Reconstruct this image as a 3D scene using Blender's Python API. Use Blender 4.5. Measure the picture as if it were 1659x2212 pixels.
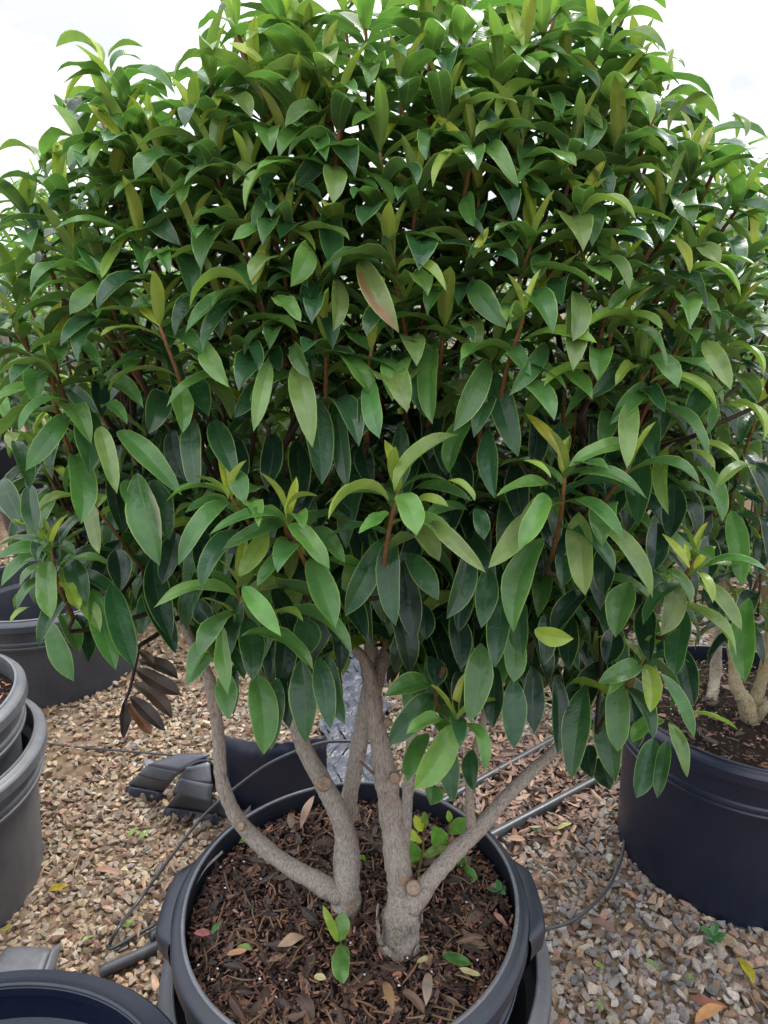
import bpy, bmesh, math, random
import numpy as np
from mathutils import Vector, Matrix, noise
from mathutils.bvhtree import BVHTree

SC = bpy.context.scene
for o in list(bpy.data.objects):
    bpy.data.objects.remove(o)
random.seed(7)
RNG = np.random.default_rng(11)

# ------------------------------------------------------------------ camera
CAMZ, PITCH, FPX, CX, CY = 1.38, math.radians(16.5), 1536.0, 829.5, 1106.0
cd = bpy.data.cameras.new('camera')
cam = bpy.data.objects.new('camera', cd)
SC.collection.objects.link(cam)
cam.location = (0, 0, CAMZ)
cam.rotation_euler = (math.pi / 2 - PITCH, 0, 0)
cd.sensor_fit = 'VERTICAL'
cd.sensor_height = 24
cd.lens = 12 / (1106.0 / FPX)
cd.clip_start, cd.clip_end = 0.02, 1000
SC.camera = cam

# ------------------------------------------------------------------ sky and sun (bright overcast)
SUN_EL, SUN_AZ = math.radians(57), math.radians(38)     # azimuth from +Y towards +X
W = bpy.data.worlds.new('World')
SC.world = W
W.use_nodes = True
nt = W.node_tree
nt.nodes.clear()
wo = nt.nodes.new('ShaderNodeOutputWorld')
bg = nt.nodes.new('ShaderNodeBackground')
sky = nt.nodes.new('ShaderNodeTexSky')
sky.sky_type = 'NISHITA'
sky.sun_disc = False
sky.sun_elevation = SUN_EL
sky.sun_rotation = SUN_AZ
tc = nt.nodes.new('ShaderNodeTexCoord')
cl = nt.nodes.new('ShaderNodeTexNoise')
cl.inputs['Scale'].default_value = 2.2
cl.inputs['Detail'].default_value = 5
cl.inputs['Roughness'].default_value = 0.55
mp = nt.nodes.new('ShaderNodeMapping')
mp.inputs['Scale'].default_value = (1, 1, 2.6)
cr = nt.nodes.new('ShaderNodeValToRGB')
cr.color_ramp.elements[0].position = 0.40
cr.color_ramp.elements[0].color = (0.46, 0.465, 0.525, 1)
cr.color_ramp.elements[1].position = 0.60
cr.color_ramp.elements[1].color = (0.94, 0.97, 1.0, 1)
sc_ = nt.nodes.new('ShaderNodeVectorMath')
sc_.operation = 'SCALE'
mx = nt.nodes.new('ShaderNodeMix')
mx.data_type = 'RGBA'
mx.inputs[0].default_value = 0.92
L = nt.links.new
L(tc.outputs['Generated'], mp.inputs['Vector'])
L(mp.outputs[0], cl.inputs['Vector'])
L(cl.outputs['Fac'], cr.inputs['Fac'])
sz = nt.nodes.new('ShaderNodeSeparateXYZ')
L(tc.outputs['Generated'], sz.inputs[0])
gz = nt.nodes.new('ShaderNodeMapRange')          # overcast sky: zenith brighter than horizon
gz.inputs[1].default_value, gz.inputs[2].default_value = 0.0, 1.0
gz.inputs[3].default_value, gz.inputs[4].default_value = 5.8, 17.0
L(sz.outputs[2], gz.inputs[0])
L(gz.outputs[0], sc_.inputs['Scale'])
L(cr.outputs['Color'], sc_.inputs[0])
L(sky.outputs['Color'], mx.inputs[6])
L(sc_.outputs['Vector'], mx.inputs[7])
L(mx.outputs[2], bg.inputs['Color'])
bg.inputs['Strength'].default_value = 0.10
L(bg.outputs[0], wo.inputs['Surface'])

sd = bpy.data.lights.new('sun', 'SUN')
sun = bpy.data.objects.new('sun', sd)
SC.collection.objects.link(sun)
sd.energy = 1.5
sd.angle = math.radians(18)
sd.color = (1.0, 0.985, 0.96)
# direction towards the sun (Nishita rotation is measured from +Y)
sdir = Vector((math.sin(SUN_AZ) * math.cos(SUN_EL), math.cos(SUN_AZ) * math.cos(SUN_EL), math.sin(SUN_EL)))
sun.rotation_euler = sdir.to_track_quat('Z', 'Y').to_euler()
sky.sun_rotation = math.atan2(sdir.x, sdir.y)
sky.sun_elevation = math.asin(sdir.normalized().z)

SC.view_settings.view_transform = 'Standard'
SC.view_settings.look = 'None'
SC.view_settings.exposure = 1.25
SC.view_settings.gamma = 1
SC.view_settings.use_curve_mapping = False
SC.render.engine = 'CYCLES'
SC.render.resolution_x, SC.render.resolution_y = 768, 1024

# ------------------------------------------------------------------ pixel helpers
CP, SP = math.cos(PITCH), math.sin(PITCH)
CAM = np.array([0, 0, CAMZ])


def ray(x, y):
    a, b = (x - CX) / FPX, -(y - CY) / FPX
    return np.array([a, CP + b * SP, -SP + b * CP])


def G(x, y, z=0.0):                       # pixel -> point on the level plane z
    d = ray(x, y)
    return CAM + d * ((z - CAMZ) / d[2])


def PY(x, y, fwd):                        # pixel -> point at a forward distance
    d = ray(x, y)
    return CAM + d * (fwd / d[1])


def proj(p):
    p = np.asarray(p, float) - CAM
    dep = p[..., 1] * CP - p[..., 2] * SP
    up = p[..., 1] * SP + p[..., 2] * CP
    return CX + FPX * p[..., 0] / dep, CY - FPX * up / dep, dep


# ------------------------------------------------------------------ object helpers
COL = SC.collection


def tag(o, label=None, cat=None, group=None, kind=None):
    if label: o['label'] = label
    if cat: o['category'] = cat
    if group: o['group'] = group
    if kind: o['kind'] = kind
    return o


def empty(name, loc=(0, 0, 0)):
    o = bpy.data.objects.new(name, None)
    o.empty_display_size = 0.05
    o.location = loc
    COL.objects.link(o)
    return o


def place(o, parent):
    if parent is not None:
        o.parent = parent
        pl = Vector((0, 0, 0))
        q = parent
        while q is not None:
            pl += q.location
            q = q.parent
        o.location = o.location - pl
    return o


def mesh_np(name, V, F, mat, parent=None, origin=None, cols=None, uvs=None, smooth=True, sharp=None):
    """V (n,3); F (m,k) with one face size; cols per vertex (n,3); uvs per vertex (n,2)."""
    V = np.asarray(V, np.float64)
    F = np.asarray(F, np.int64)
    if origin is None:
        origin = np.zeros(3)
    origin = np.asarray(origin, float)
    me = bpy.data.meshes.new(name)
    n, (m, k) = len(V), F.shape
    me.vertices.add(n)
    me.vertices.foreach_set('co', (V - origin).astype(np.float32).ravel())
    me.loops.add(m * k)
    me.loops.foreach_set('vertex_index', F.astype(np.int32).ravel())
    me.polygons.add(m)
    me.polygons.foreach_set('loop_start', np.arange(0, m * k, k, dtype=np.int32))
    me.polygons.foreach_set('use_smooth', np.full(m, smooth))
    me.update(calc_edges=True)
    if sharp: me.set_sharp_from_angle(angle=math.radians(sharp))
    if cols is not None:
        at = me.color_attributes.new('tint', 'FLOAT_COLOR', 'POINT')
        c4 = np.ones((n, 4), np.float32)
        c4[:, :3] = cols
        at.data.foreach_set('color', c4.ravel())
    if uvs is not None:
        ul = me.uv_layers.new(name='UVMap')
        ul.data.foreach_set('uv', np.asarray(uvs, np.float32)[F.ravel()].ravel())
    me.materials.append(mat)
    o = bpy.data.objects.new(name, me)
    o.location = origin
    COL.objects.link(o)
    return place(o, parent)


def catmull(P, n):
    P = np.asarray(P, float)
    if len(P) < 3:
        t = np.linspace(0, 1, n)[:, None]
        return P[0] * (1 - t) + P[-1] * t
    Q = np.vstack([2 * P[0] - P[1], P, 2 * P[-1] - P[-2]])
    ts = np.linspace(0, len(P) - 1, n)
    i = np.minimum(ts.astype(int), len(P) - 2)
    u = (ts - i)[:, None]
    a, b, c, d = Q[i], Q[i + 1], Q[i + 2], Q[i + 3]
    return 0.5 * (2 * b + (c - a) * u + (2 * a - 5 * b + 4 * c - d) * u ** 2 + (3 * b - a - 3 * c + d) * u ** 3)


def tube(P, R, sides=8, n=None, rough=0.0, seed=0):
    """swept tube, quads only, pinched ends -> V, F"""
    if n is None:
        n = max(6, 5 * len(P))
    R = np.interp(np.linspace(0, 1, n), np.linspace(0, 1, len(R)), R)
    C = catmull(P, n)
    T = np.gradient(C, axis=0)
    T /= np.linalg.norm(T, axis=1)[:, None] + 1e-12
    ref = np.array([0.31, 0.95, 0.02]) if abs(T[:, 2]).mean() > .5 else np.array([0.05, 0.1, 1.0])
    A = np.cross(T, ref)
    A /= np.linalg.norm(A, axis=1)[:, None]
    B = np.cross(T, A)
    th = np.linspace(0, 2 * np.pi, sides, endpoint=False)
    rr = R[:, None] * np.ones(sides)
    if rough:
        g = np.random.default_rng(seed)
        lump = g.normal(0, 1, (n, sides))
        lump = (lump + np.roll(lump, 1, 1) + np.roll(lump, -1, 1)) / 2
        ring = np.convolve(g.normal(0, 1.6, n), np.ones(7) / 7, 'same')[:, None]
        lump = (lump + np.roll(lump, 1, 0)) / 1.5
        rr = rr * (1 + rough * (0.6 * lump + 0.8 * ring))
    V = C[:, None, :] + rr[:, :, None] * (A[:, None, :] * np.cos(th)[None, :, None] + B[:, None, :] * np.sin(th)[None, :, None])
    V = np.vstack([C[None, 0].repeat(sides, 0) - T[0] * R[0] * .05, V.reshape(-1, 3), C[None, -1].repeat(sides, 0)])
    F = []
    for i in range(n + 1):
        for j in range(sides):
            k = (j + 1) % sides
            F.append((i * sides + j, i * sides + k, (i + 1) * sides + k, (i + 1) * sides + j))
    return V, np.array(F)


def merge(parts):
    """[(V,F,cols?)] -> V,F,cols"""
    Vs, Fs, Cs, k = [], [], [], 0
    for p in parts:
        Vs.append(p[0]); Fs.append(np.asarray(p[1]) + k); k += len(p[0])
        if len(p) > 2:
            Cs.append(np.broadcast_to(np.asarray(p[2], float), (len(p[0]), 3)))
    return np.vstack(Vs), np.vstack(Fs), (np.vstack(Cs) if Cs else None)


def lathe(prof, seg=72, rmod=None, th0=0, th1=2 * math.pi, close=True):
    prof = np.asarray(prof, float)
    n = seg if close else seg + 1
    th = th0 + (th1 - th0) * np.arange(n) / seg
    r = prof[:, 0][None, :] * np.ones(n)[:, None]
    if rmod is not None:
        r = r + rmod(th)[:, None] * (r > 0.02)
    V = np.stack([r * np.cos(th)[:, None], r * np.sin(th)[:, None], prof[:, 1][None, :] * np.ones(n)[:, None]], -1).reshape(-1, 3)
    m = len(prof)
    F = []
    for i in range(seg):
        a, b = i * m, ((i + 1) % n) * m
        for j in range(m - 1):
            F.append((a + j, b + j, b + j + 1, a + j + 1))
    return V, np.array(F)


# ------------------------------------------------------------------ materials
def newmat(name):
    m = bpy.data.materials.new(name)
    m.use_nodes = True
    t = m.node_tree
    b = t.nodes['Principled BSDF']
    return m, t, b


def nd(t, kind, **kw):
    n = t.nodes.new(kind)
    for k, v in kw.items():
        setattr(n, k, v)
    return n


def mth(t, op, a, b=None, c=None):
    n = nd(t, 'ShaderNodeMath', operation=op)
    for i, v in enumerate((a, b, c)):
        if v is None: continue
        if isinstance(v, (int, float)): n.inputs[i].default_value = v
        else: t.links.new(v, n.inputs[i])
    return n.outputs[0]


def mixc(t, f, a, b, blend='MIX'):
    n = nd(t, 'ShaderNodeMix', data_type='RGBA', blend_type=blend)
    for i, v in ((0, f), (6, a), (7, b)):
        if isinstance(v, (int, float)): n.inputs[i].default_value = v
        elif isinstance(v, tuple): n.inputs[i].default_value = (*v, 1)
        else: t.links.new(v, n.inputs[i])
    return n.outputs[2]


def ramp(t, f, stops):
    n = nd(t, 'ShaderNodeValToRGB')
    e = n.color_ramp.elements
    while len(e) < len(stops): e.new(0.5)
    for q, (p, c) in zip(e, stops):
        q.position = p
        q.color = (*c, 1)
    t.links.new(f, n.inputs['Fac'])
    return n.outputs['Color']


def noisetex(t, scale, detail=4, rough=.55, coord='Object', vec=None):
    n = nd(t, 'ShaderNodeTexNoise')
    n.inputs['Scale'].default_value = scale
    n.inputs['Detail'].default_value = detail
    n.inputs['Roughness'].default_value = rough
    if vec is None:
        c = nd(t, 'ShaderNodeTexCoord')
        vec = c.outputs[coord]
    t.links.new(vec, n.inputs['Vector'])
    return n.outputs['Fac']


def worldpos(t):
    return nd(t, 'ShaderNodeNewGeometry').outputs['Position']


def bump(t, b, h, strength=.3, dist=.002):
    n = nd(t, 'ShaderNodeBump')
    n.inputs['Strength'].default_value = strength
    n.inputs['Distance'].default_value = dist
    t.links.new(h, n.inputs['Height'])
    t.links.new(n.outputs[0], b.inputs['Normal'])
    return n


def leaf_material(name, dry=False):
    m, t, b = newmat(name)
    at = nd(t, 'ShaderNodeAttribute', attribute_name='tint').outputs['Color']
    uv = nd(t, 'ShaderNodeUVMap').outputs[0]
    sx = nd(t, 'ShaderNodeSeparateXYZ')
    t.links.new(uv, sx.inputs[0])
    u, v = sx.outputs[0], sx.outputs[1]
    av = mth(t, 'ABSOLUTE', mth(t, 'MULTIPLY_ADD', v, 2.0, -1.0))
    pos = worldpos(t)
    n1 = noisetex(t, 38, 2, .5, vec=pos)
    n2 = noisetex(t, 400, 3, .6, vec=pos)
    top = mixc(t, 1.0, at, ramp(t, n1, [(.25, (.70, .74, .78)), (.75, (1.3, 1.24, 1.1))]), 'MULTIPLY')
    # side veins, slanting forward from the midrib
    ph = mth(t, 'MULTIPLY', mth(t, 'SUBTRACT', u, mth(t, 'MULTIPLY', av, .13)), 62.0)
    vein = mth(t, 'POWER', mth(t, 'ABSOLUTE', mth(t, 'SINE', ph)), 8.0)
    mid = mth(t, 'LESS_THAN', av, .035)
    if not dry:
        top = mixc(t, mth(t, 'MULTIPLY', mth(t, 'SUBTRACT', 1.0, vein), .0), top, (.1, .2, .06))
        top = mixc(t, mth(t, 'MULTIPLY', vein, .06), top, (.12, .22, .07))
        top = mixc(t, mth(t, 'MULTIPLY', mid, .38), top, (.085, .18, .055))
    edge = nd(t, 'ShaderNodeMapRange')
    edge.inputs[1].default_value = .90
    edge.inputs[2].default_value = .955
    t.links.new(av, edge.inputs[0])
    if dry:
        colr = mixc(t, mth(t, 'MULTIPLY', mid, .4), top, (.25, .15, .08))
        t.links.new(colr, b.inputs['Base Color'])
        b.inputs['Roughness'].default_value = .55
        bump(t, b, mth(t, 'ADD', n2, mth(t, 'MULTIPLY', vein, .15)), .5, .001)
        return m
    top = mixc(t, mth(t, 'MULTIPLY', edge.outputs[0], .62), top, (.30, .46, .10))
    und = mixc(t, .48, at, (.130, .205, .074))
    und = mixc(t, 1.0, und, ramp(t, n1, [(.25, (.75, .78, .8)), (.75, (1.25, 1.2, 1.1))]), 'MULTIPLY')
    und = mixc(t, mth(t, 'MULTIPLY', mid, .5), und, (.33, .38, .13))
    und = mixc(t, mth(t, 'MULTIPLY', edge.outputs[0], .6), und, (.32, .42, .13))
    bf = nd(t, 'ShaderNodeNewGeometry').outputs['Backfacing']
    colr = mixc(t, bf, top, und)
    t.links.new(colr, b.inputs['Base Color'])
    rg = mth(t, 'ADD', mth(t, 'MULTIPLY', bf, .22), mth(t, 'MULTIPLY_ADD', n1, .20, .16))
    t.links.new(rg, b.inputs['Roughness'])
    b.inputs['Specular IOR Level'].default_value = .52
    bump(t, b, mth(t, 'ADD', mth(t, 'MULTIPLY', n2, .08), mth(t, 'ADD', mth(t, 'MULTIPLY', vein, -.08), mth(t, 'MULTIPLY', n1, 3.5))), .34, .0025)
    tr = nd(t, 'ShaderNodeBsdfTranslucent')
    trc = mixc(t, 1.0, colr, (1.4, 1.75, .85), 'MULTIPLY')
    t.links.new(trc, tr.inputs['Color'])
    ms = nd(t, 'ShaderNodeMixShader')
    ms.inputs[0].default_value = .28
    out = t.nodes['Material Output']
    t.links.new(b.outputs[0], ms.inputs[1])
    t.links.new(tr.outputs[0], ms.inputs[2])
    t.links.new(ms.outputs[0], out.inputs['Surface'])
    return m


def bark_material():
    m, t, b = newmat('bark')
    pos = worldpos(t)
    mpn = nd(t, 'ShaderNodeMapping')
    mpn.inputs['Scale'].default_value = (1, 1, .22)
    t.links.new(pos, mpn.inputs[0])
    n1 = noisetex(t, 420, 5, .65, vec=mpn.outputs[0])
    n2 = noisetex(t, 14, 4, .55, vec=pos)
    n3 = noisetex(t, 60, 4, .6, vec=pos)
    c = ramp(t, n1, [(.28, (.16, .14, .127)), (.5, (.38, .345, .315)), (.72, (.54, .50, .46))])
    pat = nd(t, 'ShaderNodeMapRange')
    pat.inputs[1].default_value = .60
    pat.inputs[2].default_value = .68
    t.links.new(n2, pat.inputs[0])
    c = mixc(t, mth(t, 'MULTIPLY', pat.outputs[0], .45), c, (.34, .175, .075))
    dk = nd(t, 'ShaderNodeMapRange')
    dk.inputs[1].default_value = .62
    dk.inputs[2].default_value = .72
    t.links.new(n3, dk.inputs[0])
    c = mixc(t, mth(t, 'MULTIPLY', dk.outputs[0], .5), c, (.10, .08, .065))
    at = nd(t, 'ShaderNodeAttribute', attribute_name='tint').outputs['Color']
    c = mixc(t, 1.0, c, at, 'MULTIPLY')
    t.links.new(c, b.inputs['Base Color'])
    b.inputs['Roughness'].default_value = .85
    b.inputs['Specular IOR Level'].default_value = .25
    bump(t, b, mth(t, 'ADD', n1, mth(t, 'MULTIPLY', n3, 1.6)), 1.0, .004)
    return m


def tint_material(name, rough=.8, nscale=120, amp=(.6, 1.4), spec=.3, bstr=.5, bdist=.001):
    m, t, b = newmat(name)
    at = nd(t, 'ShaderNodeAttribute', attribute_name='tint').outputs['Color']
    pos = worldpos(t)
    n1 = noisetex(t, nscale, 5, .62, vec=pos)
    c = mixc(t, 1.0, at, ramp(t, n1, [(.25, (amp[0],) * 3), (.75, (amp[1],) * 3)]), 'MULTIPLY')
    t.links.new(c, b.inputs['Base Color'])
    b.inputs['Roughness'].default_value = rough
    b.inputs['Specular IOR Level'].default_value = spec
    bump(t, b, n1, bstr, bdist)
    return m


def plastic_material(name, col, dust=.25, rough=.42, dustcol=(.30, .28, .26), seed=0.0):
    m, t, b = newmat(name)
    geo = nd(t, 'ShaderNodeNewGeometry')
    mpn = nd(t, 'ShaderNodeMapping')
    mpn.inputs['Location'].default_value = (seed, seed * 1.7, 0)
    t.links.new(geo.outputs['Position'], mpn.inputs[0])
    v = mpn.outputs[0]
    n1 = noisetex(t, 7, 6, .62, vec=v)
    n2 = noisetex(t, 260, 3, .6, vec=v)
    mp2 = nd(t, 'ShaderNodeMapping')
    mp2.inputs['Scale'].default_value = (1, 1, .07)
    t.links.new(v, mp2.inputs[0])
    n3 = noisetex(t, 55, 4, .6, vec=mp2.outputs[0])
    sp = noisetex(t, 130, 2, .5, vec=v)
    f = mth(t, 'MULTIPLY', ramp(t, n1, [(.3, (.25,) * 3), (.72, (1,) * 3)]), dust)
    f = mth(t, 'MULTIPLY', f, mth(t, 'MULTIPLY_ADD', n3, 1.3, .35))
    spk = mth(t, 'MULTIPLY', mth(t, 'GREATER_THAN', sp, .735), .5)
    f = mth(t, 'MINIMUM', mth(t, 'ADD', f, mth(t, 'MULTIPLY', spk, dust * 1.6)), 1.0)
    c = mixc(t, f, col, dustcol)
    t.links.new(c, b.inputs['Base Color'])
    r = mth(t, 'MULTIPLY_ADD', n1, .22, rough - .1)
    t.links.new(r, b.inputs['Roughness'])
    b.inputs['Specular IOR Level'].default_value = .5
    bump(t, b, mth(t, 'ADD', mth(t, 'MULTIPLY', n2, .2), n1), .25, .004)
    return m


def plain(name, col, rough=.5, nscale=60, spec=.5):
    m, t, b = newmat(name)
    n1 = noisetex(t, nscale, 4, .6, vec=worldpos(t))
    c = mixc(t, 1.0, col, ramp(t, n1, [(.3, (.72,) * 3), (.7, (1.25,) * 3)]), 'MULTIPLY')
    t.links.new(c, b.inputs['Base Color'])
    b.inputs['Roughness'].default_value = rough
    b.inputs['Specular IOR Level'].default_value = spec
    bump(t, b, n1, .2, .001)
    return m


def ground_material():
    m, t, b = newmat('ground_grit')
    pos = worldpos(t)
    vo = nd(t, 'ShaderNodeTexVoronoi')
    vo.inputs['Scale'].default_value = 42
    t.links.new(pos, vo.inputs['Vector'])
    sep = nd(t, 'ShaderNodeSeparateColor')
    t.links.new(vo.outputs['Color'], sep.inputs[0])
    cst = ramp(t, sep.outputs[0], [(0, (.10, .075, .055)), (.35, (.20, .15, .11)), (.7, (.30, .22, .15)), (1, (.34, .30, .26))])
    dk = ramp(t, vo.outputs['Distance'], [(.0, (1, 1, 1)), (.55, (.75,) * 3), (.8, (.22,) * 3)])
    c = mixc(t, 1.0, cst, dk, 'MULTIPLY')
    n1 = noisetex(t, 3.2, 5, .6, vec=pos)
    n2 = noisetex(t, 300, 4, .6, vec=pos)
    sand = ramp(t, n2, [(.3, (.085, .055, .033)), (.7, (.24, .16, .092))])
    f = nd(t, 'ShaderNodeMapRange')
    f.inputs[1].default_value = .42
    f.inputs[2].default_value = .56
    t.links.new(n1, f.inputs[0])
    c = mixc(t, mth(t, 'MULTIPLY_ADD', f.outputs[0], .5, .35), c, sand)
    t.links.new(c, b.inputs['Base Color'])
    b.inputs['Roughness'].default_value = .9
    b.inputs['Specular IOR Level'].default_value = .2
    bump(t, b, mth(t, 'ADD', mth(t, 'MULTIPLY', vo.outputs['Distance'], -1.0), mth(t, 'MULTIPLY', n2, .3)), .9, .008)
    return m


def film_material():
    m, t, b = newmat('plastic_film')
    n1 = noisetex(t, 22, 5, .6, vec=worldpos(t))
    c = ramp(t, n1, [(.3, (.035, .04, .055)), (.7, (.10, .105, .13))])
    t.links.new(c, b.inputs['Base Color'])
    b.inputs['Roughness'].default_value = .28
    bump(t, b, n1, .6, .02)
    return m


M_LEAF = leaf_material('leaf_glossy')
M_DRY = leaf_material('leaf_dry', True)
M_BARK = bark_material()
M_TWIG = tint_material('twig', .75, 300, (.6, 1.4))
M_STONE = tint_material('stone', .82, 190, (.62, 1.35), .3, .7, .0015)
M_CHIP = tint_material('bark_chip', .72, 400, (.55, 1.45), .35)
M_POT_NAVY = plastic_material('pot_navy', (.0055, .0095, .026), .05, .36, (.13, .15, .20), 1.0)
M_POT_DARK = plastic_material('pot_charcoal', (.009, .0135, .026), .10, .36, (.20, .20, .21), 4.0)
M_POT_GREY = plastic_material('pot_weathered', (.052, .056, .066), .5, .46, (.21, .21, .215), 9.0)
M_POT_OLD = plastic_material('pot_dusty', (.022, .026, .038), .30, .42, (.16, .165, .18), 15.0)
M_CRUSH = plastic_material('crushed_plastic', (.050, .052, .066), .25, .40, (.2, .2, .21), 22.0)
M_RIM = plastic_material('pot_rim', (.085, .09, .105), .35, .25, (.34, .34, .35), 3.0)  # paler plastic: edge wear, and on pot beads a highlight put into the colour
M_PIPE = plastic_material('irrigation_pipe', (.018, .02, .025), .22, .36, (.22, .22, .22), 6.0)
M_SOIL = plain('potting_mix', (.022, .016, .012), .95, 240, .15)
M_GROUND = ground_material()
M_FILM = film_material()
M_WOOD = plain('cut_wood', (.30, .22, .16), .8, 200, .2)
M_WHITE = plain('perlite', (.75, .75, .72), .6, 100)

# ------------------------------------------------------------------ ground and gravel
gv, gf = lathe([(0.0001, 0), (4, 0), (20, 0), (90, 0), (400, 0)], 48)
ground = mesh_np('ground', gv, gf, M_GROUND, smooth=False)
tag(ground, kind='structure')

ROCKS = []
for i in range(16):
    bm = bmesh.new()
    g = np.random.default_rng(100 + i)
    for k in range(13):
        d = g.normal(0, 1, 3)
        d /= np.linalg.norm(d)
        d = np.sign(d) * np.abs(d) ** .8
        bm.verts.new(d * g.uniform(.8, 1.12) * np.array([1, g.uniform(.7, .95), g.uniform(.52, .8)]) * .5)
    bmesh.ops.convex_hull(bm, input=bm.verts)
    for v in [v for v in bm.verts if not v.link_faces]: bm.verts.remove(v)
    bmesh.ops.triangulate(bm, faces=bm.faces)
    bmesh.ops.recalc_face_normals(bm, faces=bm.faces)
    bm.verts.index_update()
    ROCKS.append((np.array([v.co[:] for v in bm.verts]), np.array([[v.index for v in f.verts] for f in bm.faces])))
    bm.free()


def rotm(g, tilt=math.pi):
    yaw, a, b = g.uniform(0, 2 * np.pi), g.normal(0, tilt), g.normal(0, tilt)
    return np.array(Matrix.Rotation(yaw, 3, 'Z') @ Matrix.Rotation(a, 3, 'X') @ Matrix.Rotation(b, 3, 'Y'))


# pots: (x, y, outer radius of the footprint)
POTS = {'main': (-.055, .985), 'right': (.902, 1.55), 'stack': (-1.135, 1.40), 'front': (-.515, .52), 'back': (-1.28, 2.5)}


def in_pot(x, y, r=.265):
    return any((x - a) ** 2 + (y - b) ** 2 < r * r for a, b in POTS.values())


TAN = [(.37, .265, .150), (.30, .205, .115), (.40, .30, .185), (.33, .20, .105), (.27, .21, .14), (.20, .14, .095), (.34, .28, .20), (.24, .125, .08)]
GRY = [(.27, .225, .185), (.21, .19, .175), (.32, .25, .19), (.30, .18, .105), (.17, .15, .14), (.36, .31, .26), (.25, .155, .10), (.23, .20, .18)]
stones = []          # (V,F,col,visible size)
g = np.random.default_rng(5)


def strew(x0, x1, y0, y1, sp, smin, smax):
    nx, ny = int((x1 - x0) / sp), int((y1 - y0) / sp)
    for i in range(nx):
        for j in range(ny):
            x = x0 + (i + g.uniform(0, 1)) * sp
            y = y0 + (j + g.uniform(0, 1)) * sp
            if in_pot(x, y): continue
            px, py, dep = proj((x, y, 0))
            if not (-90 < px < 1750 and py < 2290): continue
            # worn patches of bare sand
            if noise.noise(Vector((x * 2.6 + 3.1, y * 2.6, 0))) > .34 and x < .1 and g.uniform() < .7: continue
            s = g.uniform(smin, smax) * (1 if g.uniform() < .85 else 1.25)
            if g.uniform() < .25: s *= .6
            if x > .1: s *= 1.12
            Vr, Fr = ROCKS[g.integers(16)]
            sc = np.array([s * g.uniform(.9, 1.25), s * g.uniform(.75, 1.0), s * g.uniform(.6, .95)])
            R = rotm(g, .45)
            V = (Vr * sc) @ R.T
            V = V - [0, 0, V[:, 2].min()] + [x, y, g.uniform(-.45, .12) * s]
            mixf = 1 / (1 + math.exp(-(x + .12) * 5))
            pal = GRY if g.uniform() < mixf * .85 else TAN
            c = np.array(pal[g.integers(8)])
            c = c * .78 + c.mean() * .22
            c = c * g.uniform(.72, 1.35) * (1.0 + .015 * g.normal(0, 1, 3))
            stones.append((V, Fr, c, s / dep, (x, y), px, py))


strew(-1.35, 1.45, .62, 2.35, .0140, .0175, .029)
strew(-2.2, 2.3, 2.35, 4.3, .030, .026, .040)
vis = [k for k, s in enumerate(stones) if 0 < s[5] < 1659 and 1640 < s[6] < 2212 and
       not any((s[4][0] - a) ** 2 + (s[4][1] - b) ** 2 < .37 ** 2 and s[4][1] > b for a, b in POTS.values())]
vis.sort(key=lambda k: -stones[k][3] * stones[k][0][:, 2].max())
big = set(vis[:300])
for k in vis[:300]:
    V, F, c = stones[k][:3]
    mesh_np('stone', V, F, M_STONE, ground, V.mean(0), np.broadcast_to(c, V.shape), smooth=False)
V, F, C = merge([(s[0], s[1], s[2]) for k, s in enumerate(stones) if k not in big])
tag(mesh_np('gravel', V, F, M_STONE, None, None, C, smooth=False), 'loose buff and grey gravel covering the ground between the pots', 'gravel', kind='stuff')

# ------------------------------------------------------------------ leaves
TS = np.array([0, .03, .08, .16, .27, .39, .51, .63, .74, .83, .91, .965, 1.0])
FW = np.sin(np.pi * TS ** .94) ** .62 * np.interp(TS, [0, .06, .12, .80, .88, .94, 1], [.7, .86, 1, 1, .92, .70, .3])
FW = np.maximum(FW / FW.max(), np.interp(TS, [0, .05, .97, 1], [.05, .05, .03, .004]))
VS = np.array([-1, -.55, -.05, .05, .55, 1.0])
NT, NV = len(TS), len(VS)
LF = np.array([(i * NV + j, (i + 1) * NV + j, (i + 1) * NV + j + 1, i * NV + j + 1) for i in range(NT - 1) for j in range(NV - 1)])
LUV = np.array([(t, v * .5 + .5) for t in TS for v in VS])


rl = np.random.default_rng(21)


def leaf_mesh(C, N, width, fold=.25, curl=.15, wave=0.0, wk=2.2, ph=0.0, twist=0.0, sickle=None):
    """C centreline (NT,3), N upper normals (NT,3)."""
    T = np.gradient(C, TS, axis=0)
    T /= np.linalg.norm(T, axis=1)[:, None]
    N = N - T * (N * T).sum(1)[:, None]
    N /= np.linalg.norm(N, axis=1)[:, None]
    B = np.cross(N, T)
    if twist:
        a = (twist * TS)[:, None]
        N, B = N * np.cos(a) + B * np.sin(a), B * np.cos(a) - N * np.sin(a)
    if sickle is None: sickle = rl.normal(0, .035)
    C = C + B * (sickle * np.linalg.norm(C[-1] - C[0]) * 4 * TS * (1 - TS))[:, None]
    hw = .5 * width * FW * (1 + .05 * np.sin(9 * TS + ph))
    av = np.abs(VS)
    lift = fold * av - curl * av ** 3
    h = hw[:, None] * lift[None, :] * math.cos(math.atan(abs(fold)))
    if wave:
        h = h + wave * width * np.sin(2 * np.pi * wk * TS[:, None] + ph + (VS[None, :] > 0) * 2.3) * (av ** 1.5)[None, :] * (FW ** .6)[:, None]
    V = C[:, None, :] + B[:, None, :] * (hw[:, None] * VS[None, :])[..., None] * math.cos(math.atan(abs(fold))) + N[:, None, :] * h[..., None]
    return V.reshape(-1, 3)


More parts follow.
